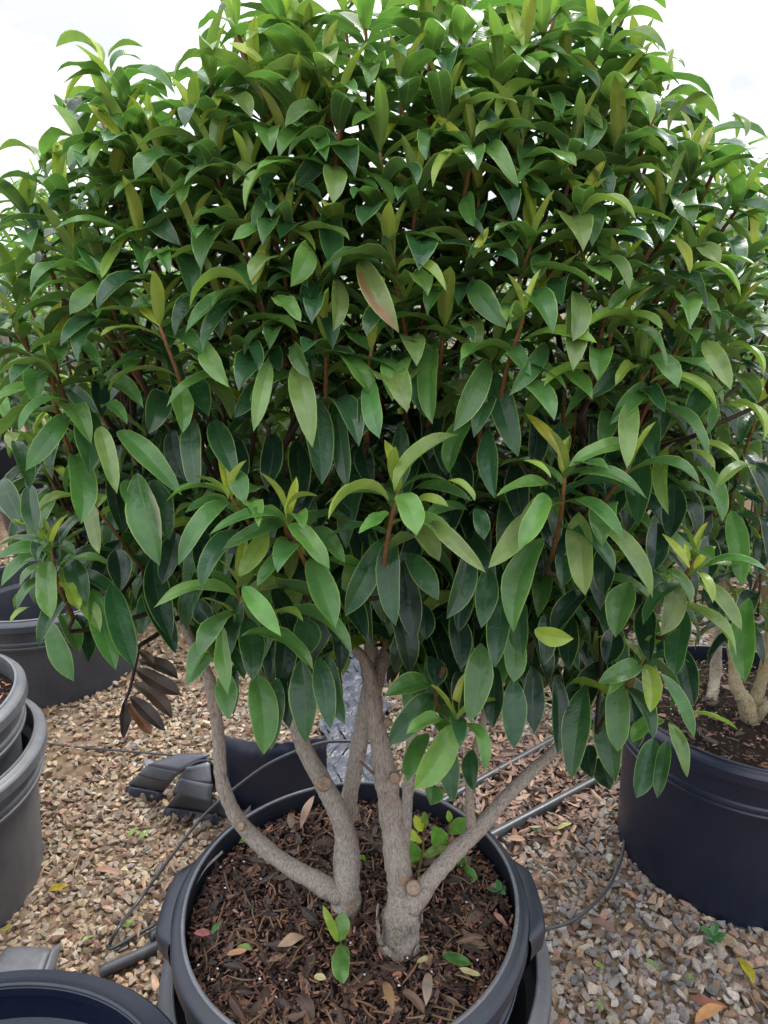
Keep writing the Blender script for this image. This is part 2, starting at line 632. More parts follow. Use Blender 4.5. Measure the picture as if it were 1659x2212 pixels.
TONE = {'D': (.012, .038, .023), 'd': (.032, .096, .040), 'm': (.072, .180, .050), 'b': (.122, .260, .060), 'l': (.22, .33, .055), 'o': (.155, .235, .068), 'y': (.40, .47, .06)}
LEAVES = []            # dict(V, col, owner)


def addleaf(V, col, owner, dry=False):
    LEAVES.append(dict(V=V, col=np.asarray(col, float), owner=owner, dry=dry))


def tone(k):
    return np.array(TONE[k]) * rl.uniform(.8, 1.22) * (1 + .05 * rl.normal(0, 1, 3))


def arch_leaf(base, az, e0, e1, length, width, owner, col, twist=0.0, wave=0.0, yaw=0.0, fold=None):
    """leaf rising at elevation e0 and arching over to elevation e1 in the vertical plane az"""
    s = TS ** 1.15
    e = e0 + (e1 - e0) * s
    a = az + yaw * TS
    H = np.stack([np.cos(a), np.sin(a), np.zeros(NT)], 1)
    Z = np.array([0, 0, 1.0])
    D = H * np.cos(e)[:, None] + Z * np.sin(e)[:, None]
    dt = np.diff(TS)[:, None]
    C = np.vstack([np.zeros(3), np.cumsum((D[1:] + D[:-1]) / 2 * dt, 0)]) * length + base
    N = -H * np.sin(e)[:, None] + Z * np.cos(e)[:, None]
    V = leaf_mesh(C, N, width, rl.uniform(.3, .6) if fold is None else fold, rl.uniform(.05, .3), wave, rl.uniform(1.4, 2.6), rl.uniform(0, 6), twist)
    addleaf(V, col, owner)


# crown of the main shrub as an ellipsoid shell
CC, CR = np.array([.02, 1.10, 1.26]), np.array([.635, .44, .60])


def crown(x, y, k=1.0):
    """pixel -> front of the crown shell (scaled by k)"""
    d = ray(x, y)
    o = (CAM - CC) / (CR * k)
    q = d / (CR * k)
    a, b, c = q @ q, o @ q, o @ o - 1
    disc = b * b - a * c
    t = (-b - math.sqrt(disc)) / a if disc > 0 else -b / a
    return CAM + d * t


def traced(spec, ox, oy, owner='main', pushz=None):
    """(x0,y0,x1,y1,w,roll,bow,tone) in half-pixel units of one quarter of the photo"""
    for s in spec:
        x0, y0, x1, y1, w, roll, bow, tn = s[:8]
        wav = s[8] if len(s) > 8 else .03
        x0, y0, x1, y1, w = ox + x0 / 2, oy + y0 / 2, ox + x1 / 2, oy + y1 / 2, w / 2
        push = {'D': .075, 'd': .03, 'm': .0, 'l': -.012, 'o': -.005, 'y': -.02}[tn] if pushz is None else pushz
        if y0 > 1000 and (wav > .03 or tn in 'ly' or (tn in 'mo' and roll >= 25)): push -= .035
        b = crown(x0, y0)
        vdir = (b - CAM) / np.linalg.norm(b - CAM)
        b = b + vdir * (push + rl.uniform(-.012, .012))
        dep = proj(b)[2]
        pxl = math.hypot(x1 - x0, y1 - y0) * dep / FPX
        want = max(.088, pxl * 1.04) if tn not in 'yl' else max(.07, pxl * 1.03)
        dz = math.sqrt(max(0, want ** 2 - pxl ** 2))
        dz = min(dz, .45 * pxl + .012)
        # leaves lean out of the crown towards their tips
        rt = ray(x1, y1)
        tipd = (dep - (dz if roll < 95 else dz * .6))
        if y1 < y0 - 15: tipd = dep + dz * .6          # upright leaves lean back into the light
        tip = CAM + rt * (tipd / 1.0)
        ch = tip - b
        ln = np.linalg.norm(ch)
        c = ch / ln
        n0 = -vdir - c * (-vdir @ c)
        n0 /= np.linalg.norm(n0)
        up = np.array([0, 0, 1.0])
        n1 = np.cross(c, n0)
        if abs(c[2]) < .88:
            if n1 @ up < 0: n1 = -n1
        elif n1[0] < 0:
            n1 = -n1
        if roll < 30: roll = roll + rl.choice([-1, 1]) * rl.uniform(8, 32)
        a = math.radians(roll)
        n = n0 * math.cos(a) + n1 * math.sin(a)
        # arch: the bow peaks before the middle so the tip droops
        sh = (TS ** .8) * (1 - TS) * 3.6
        C = b + ch * TS[:, None] + n * (bow * ln * sh)[:, None]
        N = np.repeat(n[None], NT, 0)
        wm = w * dep / FPX
        fo = rl.uniform(.38, .68)
        if 50 < roll < 130:
            fo = rl.uniform(.6, 1.0)
            wm = max(wm, ln * .29) * 1.08
        V = leaf_mesh(C, N, wm * (.90 + .36 * fo * fo), fo, rl.uniform(.05, .25), wav, rl.uniform(1.3, 2.2), rl.uniform(0, 6), rl.normal(0, .12))
        if tn == 'm' and wav > .03: tn = 'b'
        if tn == 'd' and roll >= 30: tn = 'm'
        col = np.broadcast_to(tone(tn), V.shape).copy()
        if s[:2] in ((1560, 1120),):           # rusty blotch along one half
            tt, vv = LUV[:, 0], LUV[:, 1] * 2 - 1
            m_ = ((vv < -.3) & (tt > .25)) | ((tt > .72) & (vv < .3))
            col[m_] = col[m_] * .25 + np.array((.20, .075, .035)) * .75
        if s[:2] == (590, 570):                # pale torn patch at the margin
            tt, vv = LUV[:, 0], LUV[:, 1] * 2 - 1
            m_ = (vv > .9) & (tt > .35) & (tt < .8)
            col[m_] = (.34, .30, .27)
        addleaf(V, col, owner)


T3 = [(355,280,385,570,140,0,.1,'d'),(430,370,505,660,85,-35,.08,'o'),(310,490,350,790,130,0,.08,'m'),(505,390,785,665,110,8,.12,'m'),
 (830,330,850,660,110,0,.06,'d'),(920,340,1020,590,110,0,.06,'d'),(1275,100,1350,460,115,0,.07,'o'),(1350,240,1390,620,140,0,.05,'d'),
 (1460,250,1500,640,110,-10,.05,'d'),(1600,170,1640,420,110,0,.06,'m'),(690,210,640,400,120,0,.1,'d'),(770,190,790,395,100,0,.05,'m',.12),
 (250,170,-10,150,70,95,.25,'o'),(250,90,440,120,75,75,.3,'m'),(300,200,425,310,85,10,.1,'d'),(440,210,620,290,75,55,.2,'d'),
 (440,290,550,360,70,40,.2,'m'),(300,265,80,400,75,60,.2,'m'),(285,320,110,560,100,25,.14,'m'),(10,595,115,820,100,0,.08,'d'),
 (590,570,690,970,165,0,.05,'m'),(470,600,530,840,125,10,.05,'D'),(650,600,730,860,110,0,.05,'d'),(1010,560,1060,700,95,0,.05,'m'),
 (990,700,770,970,100,30,.2,'m'),(1235,780,905,835,85,50,.2,'m'),(1240,790,960,900,80,35,.15,'d'),(1240,760,1375,670,50,95,.25,'y'),
 (1032,1015,1160,800,100,0,-.04,'l'),(1250,790,1425,985,95,5,.1,'m',.09),(1350,810,1490,960,85,30,.12,'d'),(1290,900,1110,1060,95,15,.1,'m'),
 (1030,1110,660,1155,95,50,.22,'m',.06),(1130,1110,1440,1145,85,50,.2,'d'),(1050,1060,1215,1275,90,5,.1,'m',.07),(1015,1200,870,1110,60,80,.1,'l'),
 (1060,1190,1090,1470,120,0,.07,'d'),(960,1230,985,1530,80,-10,.08,'m',.1),(960,1260,815,1480,110,20,.12,'m'),(1140,1230,1110,1470,75,0,.05,'d'),
 (1180,1190,1310,1210,60,70,.15,'l'),(1210,1180,1520,1360,75,55,.15,'m'),(1310,1190,1300,1380,130,0,.05,'d'),(1340,940,1450,1240,135,0,.06,'m'),
 (1650,860,1490,1190,125,0,.1,'d'),(1470,1040,1585,1290,115,0,.05,'D'),(400,1070,500,1420,125,0,.06,'m'),(480,1050,580,1410,130,0,.06,'d'),
 (215,1210,320,1470,105,0,.06,'m'),(260,1180,340,1345,90,0,.06,'m'),(330,1180,380,1390,95,0,.05,'D'),(210,950,220,1200,105,0,.08,'m',.1),
 (260,1040,340,1170,75,10,.1,'l',.15),(300,950,380,1130,105,0,.1,'d'),(200,900,-10,935,85,40,.15,'m'),(200,930,5,1060,80,45,.2,'d'),
 (130,1150,45,1215,45,60,.1,'l'),(660,930,740,1290,125,0,.05,'D'),(620,1080,760,1350,110,0,.05,'D'),(860,1120,930,1230,100,0,.05,'D'),
 (880,0,990,200,95,0,.1,'m',.1),(1080,0,1110,170,85,0,.08,'d'),(1180,10,1210,135,75,0,.08,'d'),(1270,10,1340,160,85,0,.1,'m'),
 (1160,90,1095,390,85,10,.08,'o'),(1130,180,1010,330,90,20,.1,'d'),(560,600,540,700,70,0,.05,'m'),(430,150,440,330,90,0,.05,'D'),
 (740,380,800,600,110,0,.05,'D'),(1000,400,1040,640,110,0,.05,'D'),(1180,400,1150,640,110,0,.05,'D'),(1280,430,1300,700,120,0,.05,'D'),
 (1560,440,1610,640,100,0,.05,'D'),(500,900,520,1080,110,0,.05,'D'),(850,800,880,1080,120,0,.05,'D'),(760,830,700,1050,110,0,.05,'D'),
 (130,620,160,840,90,0,.05,'d'),(230,760,260,960,90,0,.05,'D'),(60,430,130,640,90,0,.06,'d'),(390,700,430,920,90,-20,.05,'o'),
 (1430,700,1520,760,60,50,.1,'D'),(1180,1060,1260,1300,110,0,.05,'D'),(1400,1080,1460,1300,100,0,.05,'D'),(1560,1000,1610,1330,100,0,.05,'D'),
 (990,720,800,740,60,55,.15,'d'),(985,680,835,585,45,80,.1,'l')]
T4 = [(60,650,70,345,110,5,-.03,'d',.08),(50,650,325,405,80,25,.12,'l'),(60,660,140,840,130,0,.08,'m',.12),(120,650,380,690,75,50,.15,'d'),
 (130,700,280,715,65,60,.1,'l'),(390,690,275,600,55,60,.1,'l'),(40,830,50,1230,120,0,.05,'d'),(130,780,240,950,100,0,.08,'o'),
 (200,780,440,1000,80,25,.12,'o'),(360,730,170,760,70,40,.1,'d'),(400,720,430,860,80,0,.05,'d',.1),(20,690,-240,770,75,85,.25,'l'),
 (20,740,-110,830,70,40,.1,'m',.1),(100,920,235,1120,110,0,.06,'d'),(360,900,270,1200,120,0,.07,'d'),(450,980,420,1240,110,0,.05,'d'),
 (690,850,560,1260,150,10,.1,'m'),(520,1090,480,1410,115,0,.05,'d'),(600,1130,600,1370,110,0,.05,'d'),(630,740,450,980,110,12,.08,'o'),
 (700,660,580,900,105,0,.07,'m',.09),(840,740,870,1100,138,0,.06,'o'),(890,780,1160,1110,120,15,.16,'o'),(820,690,1035,855,85,40,.2,'m'),
 (820,610,1135,680,100,50,.25,'m'),(800,540,1095,440,90,35,.1,'m',.1),(770,530,765,345,110,0,-.05,'d',.06),(775,510,610,310,65,35,.08,'y'),
 (720,590,600,515,45,60,.1,'l'),(740,640,485,670,75,50,.12,'m',.1),(815,-205,815,130,112,0,.04,'o'),(930,160,690,195,60,85,.15,'l'),
 (1000,110,885,250,80,15,.12,'d'),(1100,120,1000,190,70,40,.2,'l',.1),(1130,190,975,360,85,10,.1,'m'),(1000,190,780,330,75,50,.2,'d'),
 (1150,60,1270,200,100,10,.12,'m'),(1150,180,1440,300,75,75,.2,'l'),(1170,300,1400,500,75,55,.2,'m'),(1070,260,1050,550,100,0,.06,'o'),
 (1170,330,1180,530,90,0,.1,'d'),(1260,440,1230,750,100,-25,.15,'o'),(1110,460,1100,800,130,0,.05,'d'),(1350,540,1460,780,90,20,.1,'d'),
 (1300,480,1430,560,60,70,.15,'l'),(1290,460,1540,530,65,80,.15,'l'),(1500,730,1545,1060,105,0,.06,'m'),(1600,560,1430,640,75,50,.2,'o'),
 (1380,0,1500,210,90,0,.08,'o'),(1480,30,1640,150,60,80,.2,'l'),(1490,270,1640,430,65,75,.2,'l'),(1060,1040,1000,1280,132,0,.05,'m'),
 (1130,1120,1150,1390,120,0,.05,'D'),(1250,1020,1200,1270,120,0,.05,'o'),(1190,990,1325,1140,90,25,.15,'m'),(1350,1040,1545,1250,85,40,.15,'o'),
 (1350,1000,1420,1130,60,45,.2,'l'),(1380,985,1655,990,75,70,.15,'m'),(1320,980,1200,830,45,35,.05,'y'),(1340,985,1435,885,45,35,.05,'y'),
 (1310,960,1300,870,30,0,.02,'y'),(1300,1160,1260,1450,130,0,.05,'d'),(1580,1110,1560,1475,125,0,.04,'m'),(1120,1390,1315,1230,48,60,.06,'l'),
 (1100,1395,925,1475,95,25,.1,'m'),(650,1250,820,1285,90,5,.05,'l'),(760,920,770,1060,90,0,.06,'d'),(870,1080,730,1270,110,0,.05,'D'),
 (990,1250,960,1400,110,0,.05,'D'),(80,950,130,1300,120,0,.05,'D'),(160,1130,180,1290,110,0,.05,'D'),(560,1250,560,1475,120,0,.05,'d'),
 (40,40,175,330,110,0,.08,'d'),(220,10,210,360,120,0,.06,'d'),(450,80,300,390,120,0,.06,'m'),(470,130,580,500,130,0,.06,'d'),
 (380,330,280,570,110,0,.05,'d'),(450,380,480,680,110,0,.05,'d'),(700,10,540,235,90,10,.1,'m'),(530,0,635,150,80,10,.12,'m'),
 (750,150,750,330,105,0,.05,'D'),(240,400,270,580,100,0,.05,'D'),(560,520,600,800,120,0,.05,'D'),(320,480,360,700,110,0,.05,'D'),
 (660,300,640,560,110,0,.05,'D'),(900,330,880,560,110,0,.05,'D'),(980,520,1000,760,120,0,.05,'D'),(1180,780,1160,1000,110,0,.05,'D'),
 (330,1000,320,1260,110,0,.05,'D'),(700,1180,690,1400,110,0,.05,'D'),(300,1180,330,1420,110,0,.05,'D'),(1250,620,1230,860,110,0,.05,'D'),
 (1400,840,1400,1040,100,0,.05,'D'),(820,1200,800,1420,100,0,.05,'D'),(960,880,950,1100,110,0,.05,'D')]
T6 = [(210,140,0,190,110,35,.15,'d'),(210,180,20,400,130,20,.12,'d'),(190,350,100,560,105,10,.06,'d'),(290,310,130,590,150,0,.06,'m',.08),
 (280,370,300,650,105,0,.05,'d'),(330,310,430,520,75,35,.3,'m',.08),(310,295,510,205,50,70,.1,'l'),(250,290,95,355,80,35,.12,'m',.08),
 (210,570,200,660,100,0,.05,'m'),(380,420,390,600,85,0,.05,'d'),(420,-40,370,300,135,0,.05,'m'),(560,110,560,415,120,0,.05,'d'),
 (740,100,750,440,95,0,.04,'D'),(870,140,810,550,138,0,.05,'d'),(830,130,800,330,100,0,.05,'D'),(960,190,1000,560,130,0,.05,'d'),
 (1010,120,1010,430,122,0,.05,'m'),(940,450,980,590,110,0,.05,'D'),(890,400,900,540,100,0,.05,'D'),(1190,90,1340,370,90,25,.1,'m'),
 (1130,50,1150,260,90,0,.06,'l',.12),(1210,290,1070,390,95,25,.1,'m',.08),(1230,300,1310,540,75,15,.15,'m',.1),(1165,370,1090,630,112,0,.06,'d'),
 (1225,380,1180,630,75,0,.08,'d'),(1300,270,1530,335,50,85,.1,'l'),(1060,170,1090,420,110,0,.05,'D'),(640,60,650,350,110,0,.05,'D'),
 (1290,-20,1340,230,100,0,.05,'D'),(480,60,470,330,110,0,.05,'D'),(210,20,220,150,110,0,.05,'D'),(320,80,330,300,110,0,.05,'D')]
T5 = [(965,75,990,290,105,0,.05,'m'),(905,0,810,140,105,15,.08,'m'),(1100,90,1140,440,150,0,.05,'m'),(1200,110,1170,420,115,-20,.05,'d'),
 (1300,30,1320,390,140,0,.05,'d'),(1375,20,1430,330,105,0,.05,'d'),(1420,10,1490,310,105,0,.05,'d'),(1240,60,1250,330,100,0,.05,'D'),(1020,80,1010,270,80,0,.05,'D')]
T1 = [(1430,600,1240,830,112,8,.12,'d'),(1430,720,1440,880,112,0,.1,'o'),(1435,890,1445,1190,120,0,.05,'d'),(1410,1150,1320,1370,112,0,.08,'d'),
 (1450,1210,1440,1430,100,0,.06,'o'),(1560,1120,1725,1440,112,0,.06,'o'),(690,740,700,905,120,0,.08,'d'),(640,900,780,1060,100,10,.08,'d'),
 (1340,1050,1255,1240,115,0,.1,'m',.1),(1220,990,1000,1040,80,55,.1,'m',.1),(860,550,965,385,55,20,.04,'y'),(530,610,380,450,55,20,.04,'y'),
 (440,1200,535,1040,62,10,.04,'l'),(1090,1230,1140,1070,62,20,.04,'y'),(690,1410,570,1285,50,30,.04,'y'),(965,1200,1030,1145,50,60,.05,'l'),
 (130,890,155,745,45,15,.02,'l'),(1405,310,1420,95,82,5,.03,'l'),(1265,160,1255,10,62,0,.03,'l'),(1145,290,980,185,55,40,.06,'y'),
 (1455,490,1455,350,36,0,.02,'y'),(445,265,380,155,28,0,.02,'y'),(440,1220,300,1360,95,10,.1,'m',.09),(470,1260,590,1380,95,5,.1,'d'),
 (1080,1260,820,1330,75,100,.3,'l'),(1110,1380,800,1440,80,60,.3,'d'),(870,640,585,655,75,105,.22,'o'),(1390,400,1120,330,85,105,.25,'o'),
 (440,290,240,205,60,100,.2,'o'),(470,250,620,205,60,100,.15,'o'),(480,310,615,265,60,70,.25,'d'),(540,420,760,410,70,80,.25,'m'),
 (520,390,270,365,70,95,.2,'o'),(935,300,755,345,80,105,.3,'o'),(1000,820,960,840,60,0,.05,'m'),(840,770,780,890,80,30,.15,'m',.1),
 (1240,780,1060,910,75,75,.25,'l'),(1290,850,1090,1010,80,60,.25,'d'),(930,810,790,950,80,30,.15,'d'),(1390,490,1230,550,80,35,.15,'m',.1),
 (170,720,-10,655,60,100,.2,'o'),(205,760,330,680,80,95,.3,'o'),(270,870,130,780,60,70,.2,'m'),(110,900,190,1030,85,5,.1,'d'),
 (300,850,425,900,70,70,.2,'m'),(350,1120,440,1160,70,40,.1,'m'),(330,1130,460,1190,80,30,.1,'m',.08),(500,830,310,790,75,60,.2,'d'),
 (700,1340,560,1330,70,40,.2,'m'),(700,1390,910,1350,75,100,.25,'l'),(1180,1290,1300,1390,90,20,.1,'m',.1),(1130,1180,1230,1130,80,30,.1,'d'),
 (380,1470,600,1420,80,55,.25,'d'),(1060,560,930,660,70,80,.3,'o'),(700,660,900,740,80,70,.2,'d'),(540,620,700,560,85,100,.3,'o')]
T2 = [(60,1170,270,1260,70,70,.2,'l'),(390,1120,80,1105,80,100,.3,'o'),(385,1115,450,980,45,30,.03,'y'),(380,640,205,480,55,35,.06,'y'),
 (490,520,690,360,60,60,.1,'l'),(600,210,530,5,70,10,.03,'l'),(510,340,460,215,55,10,.03,'l'),(1320,1180,1235,1010,60,25,.05,'y'),
 (1365,690,1425,545,55,20,.04,'y'),(1480,820,1590,715,45,50,.05,'l'),(1225,330,1250,205,45,10,.03,'l'),(870,830,740,780,60,50,.1,'l',.1),
 (850,960,1090,950,85,90,.3,'l'),(880,990,1255,960,80,95,.14,'l'),(830,1000,530,900,85,95,.25,'o'),(890,490,870,660,115,0,.1,'m'),
 (360,840,390,980,90,0,.06,'m'),(600,580,595,760,95,0,.06,'d',.05),(430,640,580,810,90,30,.2,'m',.12),(490,580,690,480,80,40,.25,'d'),
 (700,420,750,540,75,40,.2,'d'),(1330,770,1180,640,80,100,.3,'o'),(1220,790,960,800,80,95,.25,'o'),(1310,1190,1540,1280,75,85,.25,'l'),
 (1300,1270,1450,1430,80,50,.2,'d'),(480,1110,610,1090,90,45,.15,'d',.08),(380,1220,530,1420,112,10,.12,'m'),(540,1400,710,1270,80,40,.1,'l'),
 (1560,590,1500,500,55,70,.1,'o'),(1230,570,1450,530,85,100,.3,'o'),(1000,460,1150,540,80,80,.25,'l'),(1350,1060,1450,1140,90,20,.1,'o'),
 (800,340,600,290,75,100,.25,'o'),(570,290,810,280,80,75,.25,'d'),(960,300,1150,300,75,75,.25,'d'),(970,230,1220,225,85,85,.22,'o'),
 (990,160,1210,100,75,100,.2,'l'),(810,130,630,90,75,100,.25,'o'),(180,130,0,40,85,100,.25,'o'),(210,90,380,45,80,100,.22,'o'),
 (700,1100,670,1210,95,15,.1,'m'),(950,1000,960,1120,80,20,.1,'m',.1),(880,1150,1060,1250,90,75,.25,'o'),(1130,1240,960,1350,85,40,.1,'m',.1),
 (1260,1200,1100,1310,85,30,.1,'d'),(820,1260,815,1475,112,0,.05,'o'),(1080,1430,870,1420,75,85,.2,'l'),(1480,850,1450,970,80,10,.1,'m'),
 (390,710,210,810,75,75,.25,'l'),(550,860,730,870,85,60,.25,'d')]
Q = 829.5
traced(T3, 0, 737.3); traced(T4, Q, 737.3); traced(T6, Q, 1409.6); traced(T5, 0, 1409.6); traced(T1, 0, 0); traced(T2, Q, 0)
# the two blemished leaves: index by position in the lists is kept with a tint of their own below
NTRACED = len(LEAVES)

# procedural shoots -------------------------------------------------------
SHOOTS = []            # (base, tip, owner) for twigs


def shoot(tip, axis, length, n, owner, droop=0.0, scale=1.0, young=True, proud=False):
    axis = axis / np.linalg.norm(axis)
    base = tip - axis * length
    SHOOTS.append((base, tip, owner, axis))
    az = rl.uniform(0, 6.28)
    for k in range(n):
        f = k / max(1, n - 1)               # 0 at the bottom, 1 at the tip
        p = base + axis * length * (.12 + .88 * f ** (.75 if droop < .3 else 1.0))
        az += 2.39996 + rl.normal(0, .2)
        fo = None
        if f > .93 and young:
            e0, e1, Lm, tn = rl.uniform(1.0, 1.35), rl.uniform(.7, 1.2), rl.uniform(.038, .056), ('y' if rl.uniform() < .5 else 'l')
            fo = rl.uniform(.8, 1.5)
        elif f > .72:
            e0, e1, Lm = rl.uniform(.5, 1.0), rl.uniform(-1.0, -.25), rl.uniform(.07, .095)
            fo = rl.uniform(.5, 1.0)
            tn = rl.choice(['l', 'm', 'm', 'o', 'd'])
        else:
            e0, e1, Lm = rl.uniform(.15, .7), rl.uniform(-1.5, -.8), rl.uniform(.085, .118)
            fo = rl.uniform(.35, .85)
            if droop < .3: e0, e1 = rl.uniform(.2, .75), rl.uniform(-1.25, -.45)
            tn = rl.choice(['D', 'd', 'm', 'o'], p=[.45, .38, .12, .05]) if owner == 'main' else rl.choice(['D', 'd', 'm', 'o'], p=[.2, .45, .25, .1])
        if proud:                     # a free-standing rosette that catches the light
            if f > .93: Lm *= 1.3
            elif f > .72: tn = rl.choice(['l', 'b', 'm', 'o', 'm'])
            else: tn = rl.choice(['m', 'b', 'd', 'o', 'd', 'd', 'm'])
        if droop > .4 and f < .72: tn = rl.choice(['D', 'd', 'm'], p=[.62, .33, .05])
        e0 -= droop * (1 - f) * .9
        e1 = max(-1.62, e1 - droop * .5)
        Lm *= scale * (1.04 + .24 * min(1, droop))
        arch_leaf(p, az, e0, e1, Lm, Lm * (rl.uniform(.24, .30) if droop < .3 else rl.uniform(.27, .33)), owner, tone(tn), rl.normal(0, .3), rl.choice([0.0, .03, .07]) * rl.uniform(.6, 1.2), rl.normal(0, .25), fo)


SKX = [-400, 0, 60, 95, 130, 220, 300, 370, 385, 415, 440, 1420, 1450, 1530, 1570, 1700, 2100]
SKY = [420, 340, 335, 240, 115, 85, 115, 170, 120, -10, -400, -400, 90, 190, 262, 270, 330]


def rosette(tip, axis, owner, n=9, young=3, scale=1.0, dark=.3):
    """whorl of arching leaves round an upright shoot tip, young folded leaves standing at the centre"""
    axis = axis / np.linalg.norm(axis)
    ln = rl.uniform(.09, .12)
    base = tip - axis * ln
    SHOOTS.append((base, tip, owner, axis))
    az = rl.uniform(0, 6.28)
    for k in range(n):
        f = k / (n - 1)
        p = tip - axis * (.062 * (1 - f) ** 1.2 + .004)
        az += 2.39996 + rl.normal(0, .15)
        e0 = .35 + .55 * f + rl.normal(0, .1)
        e1 = -1.15 + .55 * f + rl.normal(0, .2)
        Lm = rl.uniform(.082, .108) * (1 - .22 * f) * scale
        tn = rl.choice(['d', 'm', 'b', 'o', 'l'], p=[dark, .52 - dark * .6, .2, .2 - dark * .2, .08 - dark * .2])
        arch_leaf(p, az, e0, e1, Lm, Lm * rl.uniform(.27, .33), owner, tone(tn), rl.normal(0, .25), rl.choice([.02, .06, .11]), rl.normal(0, .2), rl.uniform(.35, .8))
    for k in range(young):
        az += 2.39996
        e = rl.uniform(1.0, 1.4)
        Lm = rl.uniform(.04, .068) * scale
        arch_leaf(tip, az, e, e - rl.uniform(.1, .5), Lm, Lm * rl.uniform(.26, .34), owner, tone('y' if rl.uniform() < .7 else 'l'), rl.normal(0, .3), .03, 0, rl.uniform(.7, 1.3))


def crown_axis(p, cc, up=1.0):
    o = (p - cc)
    o[2] *= .25
    o /= np.linalg.norm(o) + 1e-9
    return np.array([0, 0, up]) + o * rl.uniform(.15, .6) + rl.normal(0, .12, 3)


TIPS = [(228,178),(268,215),(430,290),(268,300),(465,365),(130,430),(705,170),(665,125),(735,265),(640,250),(930,100),(1075,170),(1020,320),
 (1125,130),(1285,110),(1240,330),(1255,470),(1495,370),(1490,590),(1390,800),(850,560),(560,640),(220,610),(345,700),(110,780),(110,1190),
 (620,500),(1020,590),(510,60),(620,60),(790,60),(865,190),(1180,60),(1375,150),(1420,230),(360,420),(540,400),(300,520),(180,330),(60,470),
 (30,620),(1560,330),(1600,440),(1330,330),(1130,300),(820,330),(900,420),(1150,520),(690,620),(1330,600),(1580,700),(1620,560),(455,170),(345,340),
 (1000,40),(1350,30),(420,520),(160,560),(1430,480),(960,250),(560,190)]
for (x, y) in TIPS:
    front = y > 560
    p = crown(x, y, 1.0) + ray(x, y) * (.015 if front else .0)
    rosette(p, crown_axis(p, CC), 'main', int(rl.integers(9, 12)))
done = list(TIPS)
for k in range(900):
    x, y = rl.uniform(20, 1640), rl.uniform(60, 760)
    if y < np.interp(x, SKX, SKY) + 95 or any((x - a) ** 2 + (y - b) ** 2 < 92 ** 2 for a, b in done): continue
    done.append((x, y))
    p = crown(x, y, rl.uniform(.93, 1.0))
    rosette(p, crown_axis(p, CC), 'main', int(rl.integers(8, 11)), 2)
# the fresh shoots that stand forward low on the crown
for x, y in [(515, 1262), (622, 1128), (860, 1062), (1220, 1030), (1500, 1205), (985, 1556), (110, 1185), (500, 1075), (1390, 1425), (345, 705), (1130, 690), (1360, 1010)]:
    p = crown(x, y) - ray(x, y) * .02
    rosette(p, crown_axis(p, CC), 'main', 6, 2, .92, .1)


def fill(n, k0, k1, cc, crr, owner, zmin, nl=(8, 11), frontskip=True, sc=1.0, droopz=None, sp=.075):
    pts = []
    tries = 0
    while len(pts) < n and tries < n * 40:
        tries += 1
        d = rl.normal(0, 1, 3)
        d /= np.linalg.norm(d)
        p = cc + d * crr * rl.uniform(k0, k1)
        if p[2] < zmin: continue
        if owner == 'main' and p[2] > 1.42 and (d[1] > .15 or k1 < .9) and rl.uniform() < .78: continue
        if owner in ('main', 'right'):
            px, py, dep = proj(p)
            if py < np.interp(px, SKX, SKY) + (95 if owner == 'main' else 40): continue
        if frontskip:
            px, py, dep = proj(p)
            if py > 640 and d[1] < -.15: p = p + (cc - p) * .22
        if any(((p - q) ** 2).sum() < sp ** 2 for q in pts): continue
        pts.append(p)
        low = p[2] < (cc[2] + .08 if droopz is None else droopz)
        shoot(p, crown_axis(p, cc, .9 if low else 1.1), rl.uniform(.10, .145), int(rl.integers(*nl)), owner, .7 if low else .1, sc)
    return pts


fill(200, .82, .92, CC, CR, 'main', .80, (10, 13), sp=.06)
fill(90, .62, .86, CC, CR, 'main', .84, sp=.08)
fill(60, .25, .6, CC - np.array([0, 0, .12]), CR, 'main', .84, sp=.085)
# lower skirt of the crown, behind the front leaves
for k in range(26):
    x, y = rl.uniform(60, 1500), rl.uniform(1080, 1330)
    p = crown(x, y, .86) + ray(x, y) * rl.uniform(.03, .2)
    if (330 < x < 1000 and y > 1230) or (x < 480 and y > 1180): continue
    shoot(p, crown_axis(p, CC, .6), rl.uniform(.09, .13), 9, 'main', .9, young=False)

# crown of the shrub in the right-hand pot
RC, RR = np.array([1.02, 1.62, 1.30]), np.array([.47, .42, .50])
fill(80, .8, 1.02, RC, RR, 'right', .85, frontskip=False, sc=.98, sp=.08)
for (x, y, f) in [(1600,1010,1.28),(1520,1090,1.34),(1640,1180,1.22),(1590,1300,1.25),(1560,900,1.3),(1640,860,1.25),(1650,1050,1.2),(1500,1230,1.4),(1610,700,1.35),(1640,420,1.4),(1590,300,1.45)]:
    p = PY(x, y, f)
    shoot(p, crown_axis(p, RC, .9), rl.uniform(.1, .15), 9, 'right', .6)

# prune stray leaves that stick out of the crown's outline or hang over the dead spray
LBX = [-300, 0, 60, 100, 310, 330, 400, 415, 760, 770, 830, 845, 1010, 1040, 1200, 1215, 1470, 2000]
LBY = [1330, 1330, 1340, 1440, 1440, 1370, 1370, 1450, 1560, 1400, 1400, 1600, 1650, 1540, 1540, 1640, 1680, 1700]
keep = []
for i, l in enumerate(LEAVES):
    if i >= NTRACED and l['owner'] == 'main':
        px, py, dep = proj(l['V'])
        if (py < np.interp(px, SKX, SKY) - 12).any(): continue
        if (py > np.interp(px, LBX, LBY)).any(): continue
        if 250 < px.mean() < 400 and py.max() > 1395: continue
    keep.append(l)
LEAVES[:] = keep


def inside(sh):
    if sh[2] != 'main': return True
    (x0, x1), (y0, y1), dep = proj(np.array([sh[0], sh[1]]))
    return y1 > np.interp(x1, SKX, SKY) + 75 and max(y0, y1) < np.interp(x0, LBX, LBY) - 90


SHOOTS[:] = [sh for sh in SHOOTS if inside(sh)]

